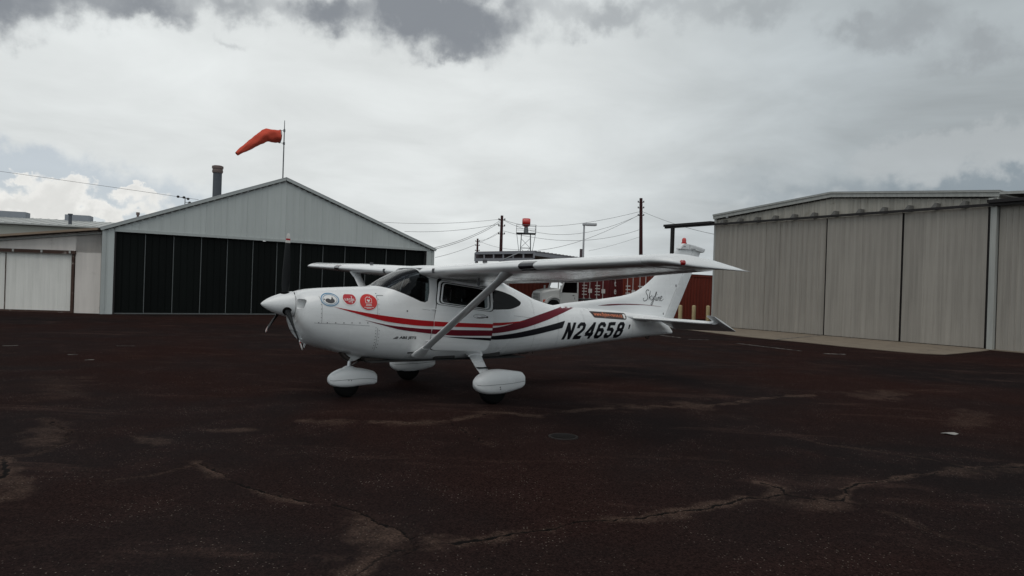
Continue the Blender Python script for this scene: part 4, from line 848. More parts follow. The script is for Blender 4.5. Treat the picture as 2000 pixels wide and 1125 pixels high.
# seams and rivets
M['seam_faint'] = paint('seam_faint', (.42, .425, .43), .6, .3)
skr = [ellipse(x, .70+.045*(x-3.4), .0042, .0042, 6) for x in np.linspace(3.45, 6.7, 70)]
for xx in (4.36, 4.92, 5.55, 6.86):
    zt_, zb_ = float(SF['zt'](xx)), float(SF['zb'](xx)); decal('skin_joint', ribbon([(xx, zb_+.10+(zt_-zb_-.16)*t) for t in np.linspace(0, 1, 14)], .004), M['seam_faint'], FUS, .002)
    skr += [ellipse(xx+.022, zb_+.10+(zt_-zb_-.16)*t, .0042, .0042, 6) for t in np.linspace(0, 1, 22)]
tag(decal('skin_rivets', flat(skr), M['seam_faint'], FUS, .002), kind='stuff')
for p in ([(.675, 1.50), (.70, 1.40), (.70, 1.12)], [(.60, 1.125), (.9, 1.115), (1.38, 1.088)], [(1.50, 1.49), (1.49, 1.20)], [(1.50, 1.055), (1.50, .72)], [(2.33, 1.32), (2.20, 1.335)], [(3.9, 1.24), (4.35, 1.20)]):
    P = []
    for (a, b), (c, d) in zip(p[:-1], p[1:]): P += [(a+(c-a)*t, b+(d-b)*t) for t in np.linspace(0, 1, 8)[:-1]]
    P.append(p[-1]); decal('panel_seam', ribbon(P, .0035), M['seam'], FUS, .002)
def arc_pts(p, k=6):
    out = []
    for (a, b), (c, d) in zip(p[:-1], p[1:]): out += [(a+(c-a)*t, b+(d-b)*t) for t in np.linspace(0, 1, k)[:-1]]
    return out+[p[-1]]
decal('panel_latch', ribbon(arc_pts([(1.60, 1.525), (1.505, 1.525), (1.49, 1.49)]), .006), M['seam'], FUS, .003)
rv = []
for k in range(7): rv.append((.66+k*.115, 1.130-.0*k, .008))
for k in range(8): rv += [(1.475, .76+.043*k, .006)]+([(1.525, .77+.05*k, .006)] if k < 6 else [])
for k in range(4): rv += [(1.515, 1.26+.07*k, .005), (.69, 1.2+.06*k, .005)]
rv += [(1.955, 1.305, .013), (1.50, 1.55, .007)]
rv += [(3.0+.0*k, .0, 0) for k in range(0)]
tag(decal('rivets', flat([ellipse(x, z, r, r, 7) for x, z, r in rv]), M['rivet'], FUS, .003), kind='stuff')
decal('fuel_drain_slot', flat([[(2.02, .668), (2.20, .668), (2.20, .690), (2.02, .690)]]), M['rivet'], FUS, .004)
decal('static_port', flat([rounded([(6.755, 1.07), (6.80, 1.07), (6.76, .985), (6.73, .985)], .01)]), M['black'], FUS, .003)
# door furniture: frame round the window, handle, hinges
fw = grow(DWIN, .028); me = bpy.data.meshes.new('d'); nW = len(DWIN)
me.from_pydata([(x, -1, z) for x, z in DWIN]+[(x, -1, z) for x, z in fw], [], [(i, (i+1) % nW, (i+1) % nW+nW, i+nW) for i in range(nW)])
def raised(name, loops, offs, mat, parent):             # ring standing off the skin: loops of (x,z) with their offsets
    mb = MB(); R = []
    for lp, of in zip(loops, offs): R.append([(x, -(float(ysurf(np.array(x), np.array(z)))+of), z) for x, z in lp])
    mb.rings(R, cap=False); return mb.build(name, mat, parent, True, 60)
bpy.data.meshes.remove(me)
DECALS_ON_DOOR.append(raised('window_frame', [grow(DWIN, .032), grow(DWIN, .026), grow(DWIN, .004), grow(DWIN, -.004), grow(DWIN, -.006)], [-.002, .012, .014, .010, -.012], M['white'], DOORO))
DECALS_ON_DOOR.append(raised('window_gasket', [grow(DWIN, .046), grow(DWIN, .032)], [.0025, .0035], M['black'], DOORO))
DECALS_ON_DOOR.append(raised('window_rail', [grow(DWIN, -.030), grow(DWIN, -.036), grow(DWIN, -.050), grow(DWIN, -.056)], [-.004, .008, .008, -.004], M['white'], DOORO))
mb = MB(); yy = lambda x, z: -float(ysurf(np.array(x), np.array(z)))
mb.box(3.06, 3.20, yy(3.1, 1.25)-.022, yy(3.1, 1.25)+.01, 1.225, 1.255); DECALS_ON_DOOR.append(mb.build('door_handle', M['chrome'], DOORO)); bevel(DECALS_ON_DOOR[-1], .006)
DECALS_ON_DOOR.append(decal('handle_recess', ring_me(3.10, 1.245, .10, .035, .005, 20), M['seam'], DOORO)); DECALS_ON_DOOR.append(decal('door_lock', flat([ellipse(3.215, 1.235, .018, .014, 10)]), M['black'], DOORO))
for z, x in ((1.335, 2.42), (.86, 2.345)):
    h = MB(); h.tube([(x-.07, yy(x, z)-.006, z), (x+.06, yy(x, z)-.006, z-.004)], [.008, .013], 8); h.build('door_hinge', M['white'], PLANE, True)
for o in [DOORO]+DECALS_ON_DOOR:
    o.data.transform(Matrix.Translation(-HINGE))
DOORO.location = HINGE; DOORO.rotation_euler = (0, 0, DOOR_ANG)
# black rubber seal round the opening
rs = grow(DOOR, .008); raised('door_seal', [rs, grow(DOOR, -.012)], [-.006, -.016], M['rubber'], PLANE)

# wings -----------------------------------------------------------------
def airfoil(n=22, x0=0., x1=1., t=.125, camber=.022):
    def yt(x): return 5*t*(.2969*math.sqrt(max(x, 0))-.126*x-.3516*x*x+.2843*x**3-.1015*x**4)
    def yc(x): return camber/.16*(.8*x-x*x) if x < .4 else camber/.36*(.2+.8*x-x*x)
    xs = [x0+(x1-x0)*(1-math.cos(math.pi*.5*k/n)) for k in range(n+1)]
    up = [(x, yc(x)+yt(x)) for x in xs]; lo = [(x, yc(x)-yt(x)) for x in xs]
    return up, lo
WST = [(.42, 2.20, 1.895, 1.63, 4.2), (2.50, 2.20, 1.955, 1.63, 4.6), (4.93, 2.335, 2.015, 1.13, 2.4)]
def wst(y):
    for a, b in zip(WST[:-1], WST[1:]):
        if y <= b[0]+1e-6: t = (y-a[0])/(b[0]-a[0]); return [a[i]*(1-t)+b[i]*t for i in range(5)]
    return list(WST[-1])
def sec(y, s, pts, k=None):
    _, xl, zl, c, inc = k or wst(y); ti = math.radians(inc); out = []
    for (px, pz) in pts:
        dx, dz = px*c, pz*c; out.append((xl+dx*math.cos(ti)+dz*math.sin(ti), s*y, zl-dx*math.sin(ti)+dz*math.cos(ti)))
    return out
def make_wing(s):
    root = empty('wing'); root.parent = PLANE; up, lo = airfoil(22, 0, .72)
    loop = up[::-1]+lo[1:]
    ys = [.42, .7, 1.1, 1.5, 1.9, 2.3, 2.5, 2.9, 3.3, 3.7, 4.1, 4.5, 4.93]
    MB().rings([sec(y, s, loop) for y in ys]).build('wing_skin', M['wing_white'], root, True, 40)
    # drooped pointed tip
    fu, fl = airfoil(22, 0, 1.); full = fu[::-1]+fl[1:]; R = []
    for y, xl, zl, c, inc, th in ((4.935, 2.335, 2.015, 1.13, 2.4, 1.), (5.06, 2.340, 2.019, 1.13, 2.4, 1.0), (5.16, 2.358, 2.016, 1.12, 2.4, .97), (5.25, 2.405, 2.008, 1.08, 2.2, .89), (5.315, 2.50, 1.994, .98, 2.0, .73), (5.355, 2.68, 1.978, .81, 2.0, .50), (5.375, 2.96, 1.966, .53, 1.8, .34), (5.39, 3.2, 1.957, .28, 1.5, .25)):
        R.append(sec(y, s, [(px, pz*th if pz > 0 else pz*th*.9) for px, pz in full], (0, xl, zl, c, inc)))
    MB().rings(R).build('wing_tip', M['white'], root, True, 50)
    # flap and aileron, beaded skins
    for nm, ya, yb, gap in (('flap', .60, 2.60, .004), ('aileron', 2.63, 4.91, .006)):
        R = []; ny = int((yb-ya)/.0176)
        u2, l2 = airfoil(8, .735, 1.0); lp = u2[::-1]+l2
        for k in range(ny+1):
            y = ya+(yb-ya)*k/ny; ph = (k % 6); bead = (0, .55, 1, 1, .55, 0)[ph]
            pts = sec(y, s, lp)
            q = []
            for i, p in enumerate(pts):
                xx = lp[i][0]; f = math.sin(math.pi*min(max((xx-.75)/.23, 0), 1))**.5*bead*.012; q.append((p[0], p[1], p[2]+(f if i < 9 else -f)-.004))
            R.append(q)
        MB().rings(R).build(nm, M['wing_white'], root, True, 25)
    # lamp lens in the leading edge
    lz = [p for p in loop if p[0] < .055]
    MB().rings([[(x-.004, y, z) for x, y, z in [(q[0]-.002 if i else q[0], q[1], q[2]) for i, q in enumerate(sec(y, s, [(px*1.0, pz*1.03) for px, pz in lz]))]] for y in (2.98, 3.05, 3.12, 3.19, 3.26)], closed=False, cap=False).build('landing_light_lens', M['boot'], root, True, 60)
    p = sec(5.26, s, [(.06, .02)], (0, 2.47, 2.03, 1.02, .5))[0]
    MB().lathe([(-.03, .012), (-.018, .024), (.018, .026), (.03, .012)], (2.53, s*5.312, 2.0), 'X', 14).build('navigation_light', M['lens_red'] if s < 0 else M['glass_dark'], root, True)
    # fuel cap, vents, root hole
    q = sec(.86, s, [(.0, .0)])[0]; MB().lathe([(-.004, .035), (.03, .035)], (q[0]-.001, q[1], q[2]), 'X', 14).build('air_vent', M['rivet'], root, True)
    q = sec(1.9, s, [(.12, .07)])[0]; MB().box(q[0], q[0]+.05, q[1]-.02, q[1]+.02, q[2]-.01, q[2]+.03).build('stall_vane', M['rivet'], root)
    # pitot mast / drain under the wing
    q = sec(1.35, s, [(.30, -.045)])[0]; MB().lathe([(-.10, .008), (-.09, .02), (-.05, .02), (-.04, .01), (.02, .012)], q, 'Z', 10).build('drain_mast', M['seam'], root, True)
    # strut
    st = empty('wing_strut'); st.parent = PLANE; a = Vector((2.20, s*.56, .690)); b = Vector((2.38, s*2.52, 1.885)); d = (b-a).normalized(); R = []
    cx = Vector((1, 0, 0)); cx = (cx-d*cx.dot(d)).normalized(); cn = d.cross(cx)
    for t, k in ((0, 1.), (.2, 1.), (.5, 1.), (.8, 1.), (.93, 1.), (1., 1.)):
        R.append([a+(b-a)*t+cx*(.068*k*math.cos(u)+(.014 if math.cos(u) > 0 else 0)*math.cos(u))+cn*(.026*k*math.sin(u)) for u in (2*math.pi*i/20 for i in range(20))])
    MB().rings(R).build('strut_tube', M['wing_white'], st, True, 60)
    for (p, dirn, kk) in ((a, d, 1), (b, -d, -1)):
        R = []
        for t, k in ((-.10, 1.45), (0., 1.35), (.06, 1.22), (.13, 1.06), (.16, 1.0)):
            R.append([p+dirn*t+cx*(.076*k*math.cos(u))+cn*(.031*k*math.sin(u)) for u in (2*math.pi*i/20 for i in range(20))])
        MB().rings(R).build('strut_fairing', M['white'], st, True, 60)
    return root
WL = make_wing(-1); WR = make_wing(1)
# roof skin between the wings
R = []
for y in np.linspace(-.44, .44, 9):
    u, l = airfoil(14, 0.035, .98); k = wst(.42); R.append([(p[0], y, p[2]+.0+.012*(1-(y/.44)**2)) for p in sec(.42, 1, u[::-1]+[(x, .03) for x, _ in u[1:-1]])])
MB().rings(R).build('roof_skin', M['white'], PLANE, True, 40)

# spinner and propeller -------------------------------------------------
PZ = 1.362
MB().lathe([(0., .006), (.012, .022), (.04, .045), (.09, .078), (.16, .112), (.24, .142), (.32, .165), (.39, .180), (.425, .184), (.428, .178)], (-.002, 0, PZ), 'X', 36).build('spinner', M['white'], PLANE, True, 60)
MB().lathe([(.429, .17), (.455, .17)], (0, 0, PZ), 'X', 30).build('spinner_bulkhead', M['rubber'], PLANE, True)
def make_blade(ang):
    mb = MB(); R = []; er = Vector((0, math.sin(ang), math.cos(ang))); et = Vector((0, math.cos(ang), -math.sin(ang))); ex = Vector((1, 0, 0)); mats = []
    L = [(.10, .050, .05, 60), (.17, .055, .045, 55), (.24, .075, .03, 46), (.34, .088, .022, 38), (.48, .092, .017, 31), (.64, .088, .013, 25), (.80, .076, .010, 21), (.865, .070, .009, 20), (.868, .070, .009, 20), (.90, .066, .008, 19), (.903, .066, .008, 19), (.925, .062, .008, 19), (.928, .062, .008, 19), (.96, .052, .007, 18), (.985, .036, .006, 18), (1.0, .015, .004, 18)]
    for r, c, t, tw in L:
        w = math.radians(tw); cd = et*math.cos(w)-ex*math.sin(w); cn = et*math.sin(w)+ex*math.cos(w); R.append([Vector((.325, 0, PZ))+er*r+cd*(c*.78*math.cos(u))+cn*(t*math.sin(u)) for u in (2*math.pi*i/14 for i in range(14))])
    mb.rings(R); n = 14
    for i in range(len(L)-1):
        m = 0 if L[i][0] < .865 else (1 if L[i][0] < .90 else (2 if L[i][0] < .925 else 1))
        for j in range(n): mb.m[i*n+j] = m
    mb.m[-1] = 1
    b = mb.build('propeller_blade', [M['blade'], M['blade_grey'], M['red']], PLANE, True, 50)
    MB().tube([Vector((.325, 0, PZ))+er*.12, Vector((.325, 0, PZ))+er*.176], [.066, .062], 16).build('blade_hole_dark', M['rubber'], b, True)  # black sleeve: its colour stands in for the dark of the spinner's blade hole
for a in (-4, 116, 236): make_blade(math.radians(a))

# undercarriage ---------------------------------------------------------
def spat(name, pts, y0, parent, n=28):
    """wheel fairing; pts: x, z low, z high, half width"""
    xs, zl, zh, w = zip(*pts); fl, fh, fw = pchip(xs, zl), pchip(xs, zh), pchip(xs, w); R = []
    for x in np.concatenate([xs[0]+(xs[-1]-xs[0])*np.array([0, .008, .03, .07]), np.linspace(xs[0]+.1*(xs[-1]-xs[0]), xs[-1], 22)]):
        a, b, ww = float(fl(x)), float(fh(x)), float(fw(x)); zc = a+(b-a)*.46; ring = []
        for k in range(n):
            t = 2*math.pi*(k+.5)/n; c, s = math.cos(t), math.sin(t); e = 2/3.1; ring.append((x, y0+ww*math.copysign(abs(c)**e, c), zc+math.copysign(abs(s)**e, s)*((b-zc) if s > 0 else (zc-a))))
        R.append(ring)
    o = MB().rings(R).build(name, M['white'], parent, True, 55)
    # split line of the two halves
    mb = MB(); P = []
    for x in np.linspace(xs[0]+.02, xs[-1]-.003, 30):
        a, b, ww = float(fl(x)), float(fh(x)), float(fw(x)); zc = a+(b-a)*.44; P.append((x, ww, zc))
    for sd in (-1, 1): mb.tube([(x, y0+sd*(ww+.0005), z) for x, ww, z in P], .0028, 5)
    mb.build('fairing_seam', M['seam'], o)
    return o
def wheel(x, y, r, w, parent):
    wh = empty('wheel', (0, 0, 0)); wh.parent = parent
    MB().lathe([(-w*.5, r*.55), (-w*.5, r*.80), (-w*.40, r*.94), (-w*.2, r), (w*.2, r), (w*.40, r*.94), (w*.5, r*.80), (w*.5, r*.55)], (x, y, r), 'Y', 32).build('tyre', M['rubber'], wh, True, 60)
    MB().lathe([(-w*.42, r*.2), (-w*.42, r*.54), (w*.42, r*.54), (w*.42, r*.2)], (x, y, r), 'Y', 24).build('rim', M['chrome'], wh, True)
for s in (-1, 1):
    lg = empty('main_gear'); lg.parent = PLANE
    yw = s*1.36
    sp = spat('wheel_fairing', [(2.62, .285, .335, .02), (2.65, .235, .375, .07), (2.74, .175, .440, .12), (2.88, .148, .492, .150), (3.02, .146, .503, .155), (3.18, .165, .488, .145), (3.33, .192, .468, .115), (3.44, .215, .448, .085), (3.472, .240, .415, .076)], yw+s*.04, lg)
    wheel(2.96, yw+s*.02, .205, .17, lg)
    # flat spring leg
    R = []
    for t, c, h in ((0., .125, .030), (.15, .115, .028), (.5, .10, .024), (.85, .085, .022), (1., .08, .022)):
        cx, cy, cz = 3.21+(2.93-3.21)*t, s*(.40+(1.30-.40)*t), .660+(.36-.660)*t-.02*math.sin(math.pi*t); R.append([(cx+c*math.cos(u), cy+s*h*.45*math.sin(u), cz+h*math.sin(u)) for u in (2*math.pi*i/18 for i in range(18))])
    leg = MB().rings(R).build('gear_leg', M['white'], lg, True, 60)
    R = []
    for t, k in ((-.05, 1.35), (.05, 1.30), (.12, 1.18), (.16, 1.06)):
        cx, cy, cz = 3.21+(2.93-3.21)*t, s*(.40+(1.30-.40)*t), .660+(.36-.660)*t; R.append([(cx+.125*k*math.cos(u), cy, cz+.034*k*math.sin(u)) for u in (2*math.pi*i/18 for i in range(18))])
    MB().rings(R).build('leg_fairing', M['white'], lg, True, 60)
    cx, cy, cz = 3.21-.28*.62, s*(.40+.9*.62), .66-.30*.62-.018
    st = MB(); st.box(cx-.10, cx+.10, cy-.02, cy+.07 if s > 0 else cy+.02, cz+.020, cz+.028)
    if s < 0: st.box(cx-.10, cx+.10, cy-.07, cy-.021, cz+.020, cz+.028)
    st.build('entry_step', M['rubber'], lg)
    if s < 0:
        ac = MB()
        for x, z in ((2.98, .262), (2.985, .235)): ac.lathe([(-.003, .009), (.003, .009)], (x, yw-.04-.152, z), 'Y', 8)
        ac.build('axle_screws', M['rivet'], sp)
ng = empty('nose_gear'); ng.parent = PLANE
spn = spat('wheel_fairing', [(.985, .245, .295, .02), (1.01, .205, .33, .06), (1.09, .165, .385, .10), (1.20, .148, .425, .125), (1.30, .145, .440, .130), (1.45, .160, .425, .12), (1.60, .168, .395, .095), (1.70, .170, .362, .070), (1.735, .190, .325, .06)], 0., ng)
MB().lathe([(-.02, .11), (.01, .085), (.03, .045)], (1.305, 0, .43), 'Z', 18).build('fairing_collar', M['white'], ng, True)
sc = MB()
for x, z in ((1.26, .262), (1.30, .258)): sc.lathe([(-.003, .008), (.003, .008)], (x, -.128, z), 'Y', 8)
sc.build('axle_screws', M['rivet'], spn)
wheel(1.27, 0, .19, .15, ng)
MB().tube([(1.30, 0, .42), (1.345, 0, .72)], .032, 14).build('oleo_strut', M['chrome'], ng, True)
MB().tube([(1.318, 0, .53), (1.345, 0, .70)], .046, 14).build('strut_collar', M['white'], ng, True)
tl = MB(); tl.bar((1.36, 0, .60), (1.45, 0, .525), .05, .014); tl.bar((1.45, 0, .525), (1.345, 0, .46), .05, .014); tl.build('scissor_link', M['tarnish'], ng)
hb = MB(); hb.prism([(1.20, .64), (1.26, .545), (1.36, .545), (1.46, .60), (1.46, .66), (1.34, .70)], -.09, .09); hb.build('gear_housing', M['white'], ng); 
MB().box(1.40, 1.52, -.04, .04, .55, .598).build('shimmy_damper', M['tarnish'], ng)
ex = MB(); ex.tube([(1.10, -.16, .70), (1.16, -.18, .62), (1.22, -.19, .575)], .038, 12); ex.build('exhaust_pipe', M['tarnish'], PLANE, True)
cf = MB(); cf.box(1.45, 1.75, -.26, .26, .535, .60); cf.build('cowl_flap', M['tarnish'], PLANE)
MB().prism([(.55, .868), (.66, .862), (.64, .79), (.62, .745), (.61, .80), (.56, .845)], -.012, .012).build('chin_lip', M['white'], PLANE)

# tail ------------------------------------------------------------------
FLE = pchip([1.20, 1.36, 1.415, 1.515, 1.618, 1.68, 1.755, 1.88, 1.99, 2.30, 2.60], [4.75, 4.95, 5.12, 6.02, 6.82, 7.06, 7.235, 7.435, 7.585, 7.925, 8.25])
HNG = lambda z: 7.855+(z-1.216)*.602
TEF = lambda z: 8.183+(z-1.154)*.542
def fin_half(z, x):
    le = float(FLE(z)); d = x-le; T = .075-.028*(z-1.2)/1.4; base = max(0., 1-(z-1.25)/.35)
    return (T+.02*base)*(1-math.exp(-max(d, 0)/.16))*(1-.25*max(0, (x-7.4)))
R = []
for z in (1.15, 1.25, 1.33, 1.40, 1.45, 1.50, 1.55, 1.60, 1.65, 1.70, 1.76, 1.83, 1.90, 1.98, 2.08, 2.2, 2.35, 2.48, 2.59):
    le, h = float(FLE(z)), HNG(z); xs = [le+(h-le)*(k/16)**1.8 for k in range(17)]
    R.append([(x, fin_half(z, x), z) for x in xs]+[(x, -fin_half(z, x), z) for x in xs[::-1][:-1]])
FIN = MB().rings(R).build('vertical_fin', M['white'], PLANE, True, 45)
R = []
for z in np.linspace(1.16, 2.59, 14):
    h, t = HNG(z)+.014, TEF(z); y0 = max(fin_half(max(z, 1.2), HNG(max(z, 1.2))), .02)*.98
    R.append([(h+.01, y0, z), ((h+t)/2, y0*.62, z), (t, .004, z), (t, -.004, z), ((h+t)/2, -y0*.62, z), (h+.01, -y0, z), (h-.01, 0, z)])
MB().rings(R).build('rudder', M['white'], PLANE, True, 40)
# fin cap with rotating beacon
cap_o = rounded([(8.235, 2.592), (8.345, 2.715), (8.66, 2.70), (9.055, 2.628), (9.01, 2.55), (8.72, 2.592)], [.03, .05, .2, .02, .03, .05]); mb = MB(); R = []
for y, k in ((-.062, .90), (-.05, .97), (-.02, 1.), (.02, 1.), (.05, .97), (.062, .90)):
    cx, cz = 8.6, 2.63; R.append([(cx+(x-cx)*k, y, cz+(z-cz)*k) for x, z in cap_o])
FC = mb.rings(R).build('fin_cap', M['white'], PLANE, True, 40)
MB().box(8.545, 8.552, -.0645, .0645, 2.60, 2.70).build('cap_seam', M['seam'], FC); MB().box(8.58, 8.72, -.0655, .0655, 2.605, 2.617).build('cap_slot', M['seam'], FC); MB().box(8.36, 8.42, -.0655, .0655, 2.645, 2.655).build('cap_mark', M['seam'], FC)
MB().lathe([(0, .055), (.02, .058), (.022, .042), (.075, .045), (.105, .036), (.12, .012)], (8.44, 0, 2.712), 'Z', 18).build('beacon_lamp', M['beacon_red'], PLANE, True, 60)
# fin markings
def on_fin(name, me, mat, off=.003):
    bm = bmesh.new(); bm.from_mesh(me)
    for ax, st in ((0, .06), (2, .04)):
        vs = [v.co[ax] for v in bm.verts]; k = math.ceil(min(vs)/st)*st
        while k < max(vs):
            co = [0, 0, 0]; co[ax] = k; no = [0, 0, 0]; no[ax] = 1; bmesh.ops.bisect_plane(bm, geom=bm.verts[:]+bm.edges[:]+bm.faces[:], plane_co=co, plane_no=no); k += st
    for v in bm.verts: v.co.y = -(max(fin_half(v.co.z, v.co.x), (float(ysurf(np.array(v.co.x), np.array(v.co.z))) if v.co.z < float(SF['zt'](v.co.x)) else 0))+off)
    for f in bm.faces:
        if f.normal.y > 0: f.normal_flip()
    bm.to_mesh(me); bm.free(); return link_mesh(name, me, mat, FIN)
on_fin('stripe', band([(6.08, 1.418), (6.4, 1.447), (6.8, 1.459), (7.2, 1.452), (7.76, 1.415)], [(6.08, 1.416), (6.3, 1.418), (6.8, 1.440), (7.2, 1.440), (7.76, 1.411)], 6.08, 7.76), M['maroon'])
def curve(P, n=7):                                 # Catmull-Rom through pen points
    P = [Vector(p) for p in P]; out = []
    for i in range(len(P)-1):
        a, b, c, d = P[max(i-1, 0)], P[i], P[i+1], P[min(i+2, len(P)-1)]
        for k in range(n):
            t = k/n; out.append(tuple(.5*((2*b)+(c-a)*t+(2*a-5*b+4*c-d)*t*t+(3*b-a-3*c+d)*t**3)))
    return out+[tuple(P[-1])]
PEN = [  # handwriting, in a box 0..1 wide, 0..1 high
 [(.20, .93), (.26, .98), (.19, 1.0), (.13, .86), (.15, .72), (.20, .58), (.20, .38), (.12, .24), (.03, .22), (.0, .36), (.05, .40)],
 [(.33, .96), (.29, .62), (.27, .30)], [(.42, .66), (.33, .52), (.28, .50), (.34, .40), (.41, .28)],
 [(.43, .60), (.42, .42), (.45, .34), (.51, .56), (.53, .60), (.50, .34), (.44, .02), (.38, .04), (.45, .25), (.56, .42)],
 [(.56, .42), (.62, .80), (.61, .92), (.58, .70), (.585, .36), (.63, .34)], [(.66, .60), (.64, .36), (.68, .34)], [(.675, .74), (.685, .76)],
 [(.71, .58), (.70, .34), (.74, .56), (.78, .58), (.775, .36), (.81, .35)], [(.82, .46), (.90, .56), (.90, .66), (.85, .62), (.83, .44), (.88, .34), (1.0, .50)]]
vs = bpy.data.meshes.new('d'); bmx = bmesh.new()
for st in PEN:
    pts = curve(st); pts = [(7.262+.57*x+.03*(z-.5), 1.462+.285*z-.035*x) for x, z in pts]; n = len(pts); me = ribbon(pts, [.007+.009*math.sin(math.pi*i/max(n-1, 1)) for i in range(n)]); bmx.from_mesh(me); bpy.data.meshes.remove(me)
bmx.to_mesh(vs); bmx.free(); on_fin('script_lettering', vs, M['rivet'])
on_fin('fin_marks', flat([rounded([(8.17, 1.86), (8.20, 1.87), (8.205, 1.82), (8.18, 1.81)], .004), rounded([(7.80, 1.29), (7.82, 1.30), (7.825, 1.26), (7.805, 1.25)], .004)]), M['rivet'])
# tailplane, elevators hang down
for s in (-1, 1):
    R = []
    for y, xl, c in ((.06, 6.84, .74), (.20, 6.87, .70), (.9, 7.07, .515), (1.5, 7.25, .345), (1.62, 7.315, .285), (1.655, 7.38, .21)):
        u, l = airfoil(12, 0, .97, .115, 0.); k = c/.97; th = .085*.9/max(c, .3)
        R.append([(xl+px*c, s*y, 1.195-.012*(y-.2)+pz*.62*(1 if y < 1.6 else .6)) for px, pz in u[::-1]+l[1:]])
    MB().rings(R).build('tailplane', M['white'], PLANE, True, 40)
    el = empty('elevator', (7.60, 0, 1.18)); el.parent = PLANE; el.rotation_euler = (0, math.radians(24), 0)
    R = []
    for y, c in ((.16, .50), (.9, .44), (1.60, .375)):
        R.append([(0, s*y, .022), (-.012, s*y, 0), (0, s*y, -.022), (c*.5, s*y, -.016), (c, s*y, -.003), (c, s*y, .003), (c*.5, s*y, .016)])
    MB().rings(R).build('elevator_skin', M['wing_white'], el, True, 40)
    R = []
    for y, k in ((1.601, 1.), (1.70, 1.), (1.765, .93)):
        R.append([(x*k, s*y, z*(1 if k == 1 else .5)) for x, z in ((-.30, .012), (-.325, 0), (-.30, -.014), (-.05, -.030), (.18, -.016), (.375, -.003), (.375, .003), (.18, .016), (-.05, .030))])
    MB().rings(R).build('balance_horn', M['white'], el, True, 45)
R = []
for x, w, a, b in ((6.60, .16, 1.16, 1.30), (6.85, .20, 1.13, 1.29), (7.2, .19, 1.125, 1.27), (7.6, .16, 1.12, 1.245), (7.95, .10, 1.11, 1.205), (8.12, .04, 1.10, 1.15)):
    R.append([(x, w*math.cos(u), (a+b)/2+(b-a)/2*math.sin(u)) for u in (2*math.pi*i/20 for i in range(20))])
MB().rings(R).build('tail_fairing', M['white'], PLANE, True, 60)
MB().tube([(7.42, 0, .84), (7.44, 0, .79), (7.50, 0, .78), (7.52, 0, .83)], .014, 8).build('tail_tie_ring', M['tarnish'], PLANE, True)
an = MB(); an.prism([(4.28, .60), (4.62, .615), (4.52, .56), (4.38, .55)], -.05, .05); an.tube([(4.66, 0, .62), (4.68, 0, .55)], .007, 6); an.build('belly_antenna', M['tarnish'], PLANE)
# cabin ------------------------------------------------------------------
def seat(x, y, w):
    st = empty('seat'); st.parent = PLANE
    for nm, a in (('cushion', (x-.05, x+.42, y-w/2, y+w/2, .86, 1.0)), ('base', (x, x+.38, y-w/2+.05, y+w/2-.05, .56, .859))): bevel(MB().box(*a).build(nm, M['seat'], st), .03)
    b = MB(); b.rings([[(x+.38+.12*t, yy, .95+.60*t) for yy in ()] for t in ()] or [[(x+.36, y-w/2, .95), (x+.36, y+w/2, .95), (x+.47, y+w/2, .95), (x+.47, y-w/2, .95)], [(x+.48, y-w/2+.02, 1.45), (x+.48, y+w/2-.02, 1.45), (x+.57, y+w/2-.02, 1.45), (x+.57, y-w/2+.02, 1.45)]]); bevel(b.build('backrest', M['seat'], st), .03)
    h = MB().box(x+.49, x+.57, y-.11, y+.11, 1.50, 1.66); bevel(h.build('headrest', M['seat'], st), .025); MB().tube([(x+.53, y-.05, 1.44), (x+.53, y-.05, 1.51)], .007, 6).build('headrest_post', M['chrome'], st)
for y in (-.25, .25): seat(2.50, y, .44); seat(3.35, y, .42)
bevel(MB().box(1.80, 1.98, -.48, .48, 1.12, 1.46).build('instrument_panel', M['panel'], PLANE), .03); bevel(MB().box(1.62, 2.0, -.44, .44, 1.461, 1.50).build('glare_shield', M['panel'], PLANE), .015)
for y in (-.25, .25):
    yk = MB(); yk.tube([(1.99, y, 1.30), (2.14, y, 1.30)], .014, 8); yk.tube([(2.14, y-.14, 1.37), (2.14, y-.13, 1.28), (2.14, y, 1.29), (2.14, y+.13, 1.28), (2.14, y+.14, 1.37)], .014, 8); yk.build('control_yoke', M['panel'], PLANE, True)
MB().box(1.45, 4.2, -.45, .45, .545, .56).build('cabin_floor', M['interior'], PLANE)

# ------------------------------------------------------------------ yard behind: truck, containers, bollards, canopy
M['truck_white'] = paint('truck_white', (.50, .50, .485), .4, .4, coat=.2, var=.06, scale=2, dirt=((.40, .38, .35), .6, .9, 3.))
M['grille'] = paint('truck_grille', (.045, .045, .045), .5, .4)
M['amber'] = paint('lamp_amber', (.45, .07, .03), .3, .5, coat=.3)
M['lamp_clear'] = paint('lamp_clear', (.55, .55, .53), .2, .5, coat=.4)
M['cont_red'] = paint('container_maroon', (.105, .013, .014), .65, .3, var=.2, scale=2, streak=.3)
M['cont_orange'] = paint('container_rust_orange', (.25, .050, .026), .65, .3, var=.25, scale=2, streak=.3)
M['cont_dark'] = paint('container_oxide', (.165, .026, .014), .65, .3, var=.15, scale=1.2, streak=.25)
M['cont_white'] = paint('container_lettering', (.60, .58, .56), .6, .3, var=.15, scale=6)
M['bollard'] = paint('bollard_cream', (.52, .42, .235), .6, .3, var=.12, scale=5, streak=.3)
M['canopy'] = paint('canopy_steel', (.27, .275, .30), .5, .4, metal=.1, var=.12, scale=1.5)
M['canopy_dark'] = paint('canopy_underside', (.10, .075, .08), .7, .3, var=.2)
M['wood'] = paint('creosoted_pole', (.055, .022, .022), .9, .1, var=.25, scale=6, streak=.3)
M['wire'] = paint('cable', (.03, .03, .032), .6, .3)
M['lamp_pole'] = paint('lamp_pole_grey', (.42, .43, .44), .5, .4, var=.1)
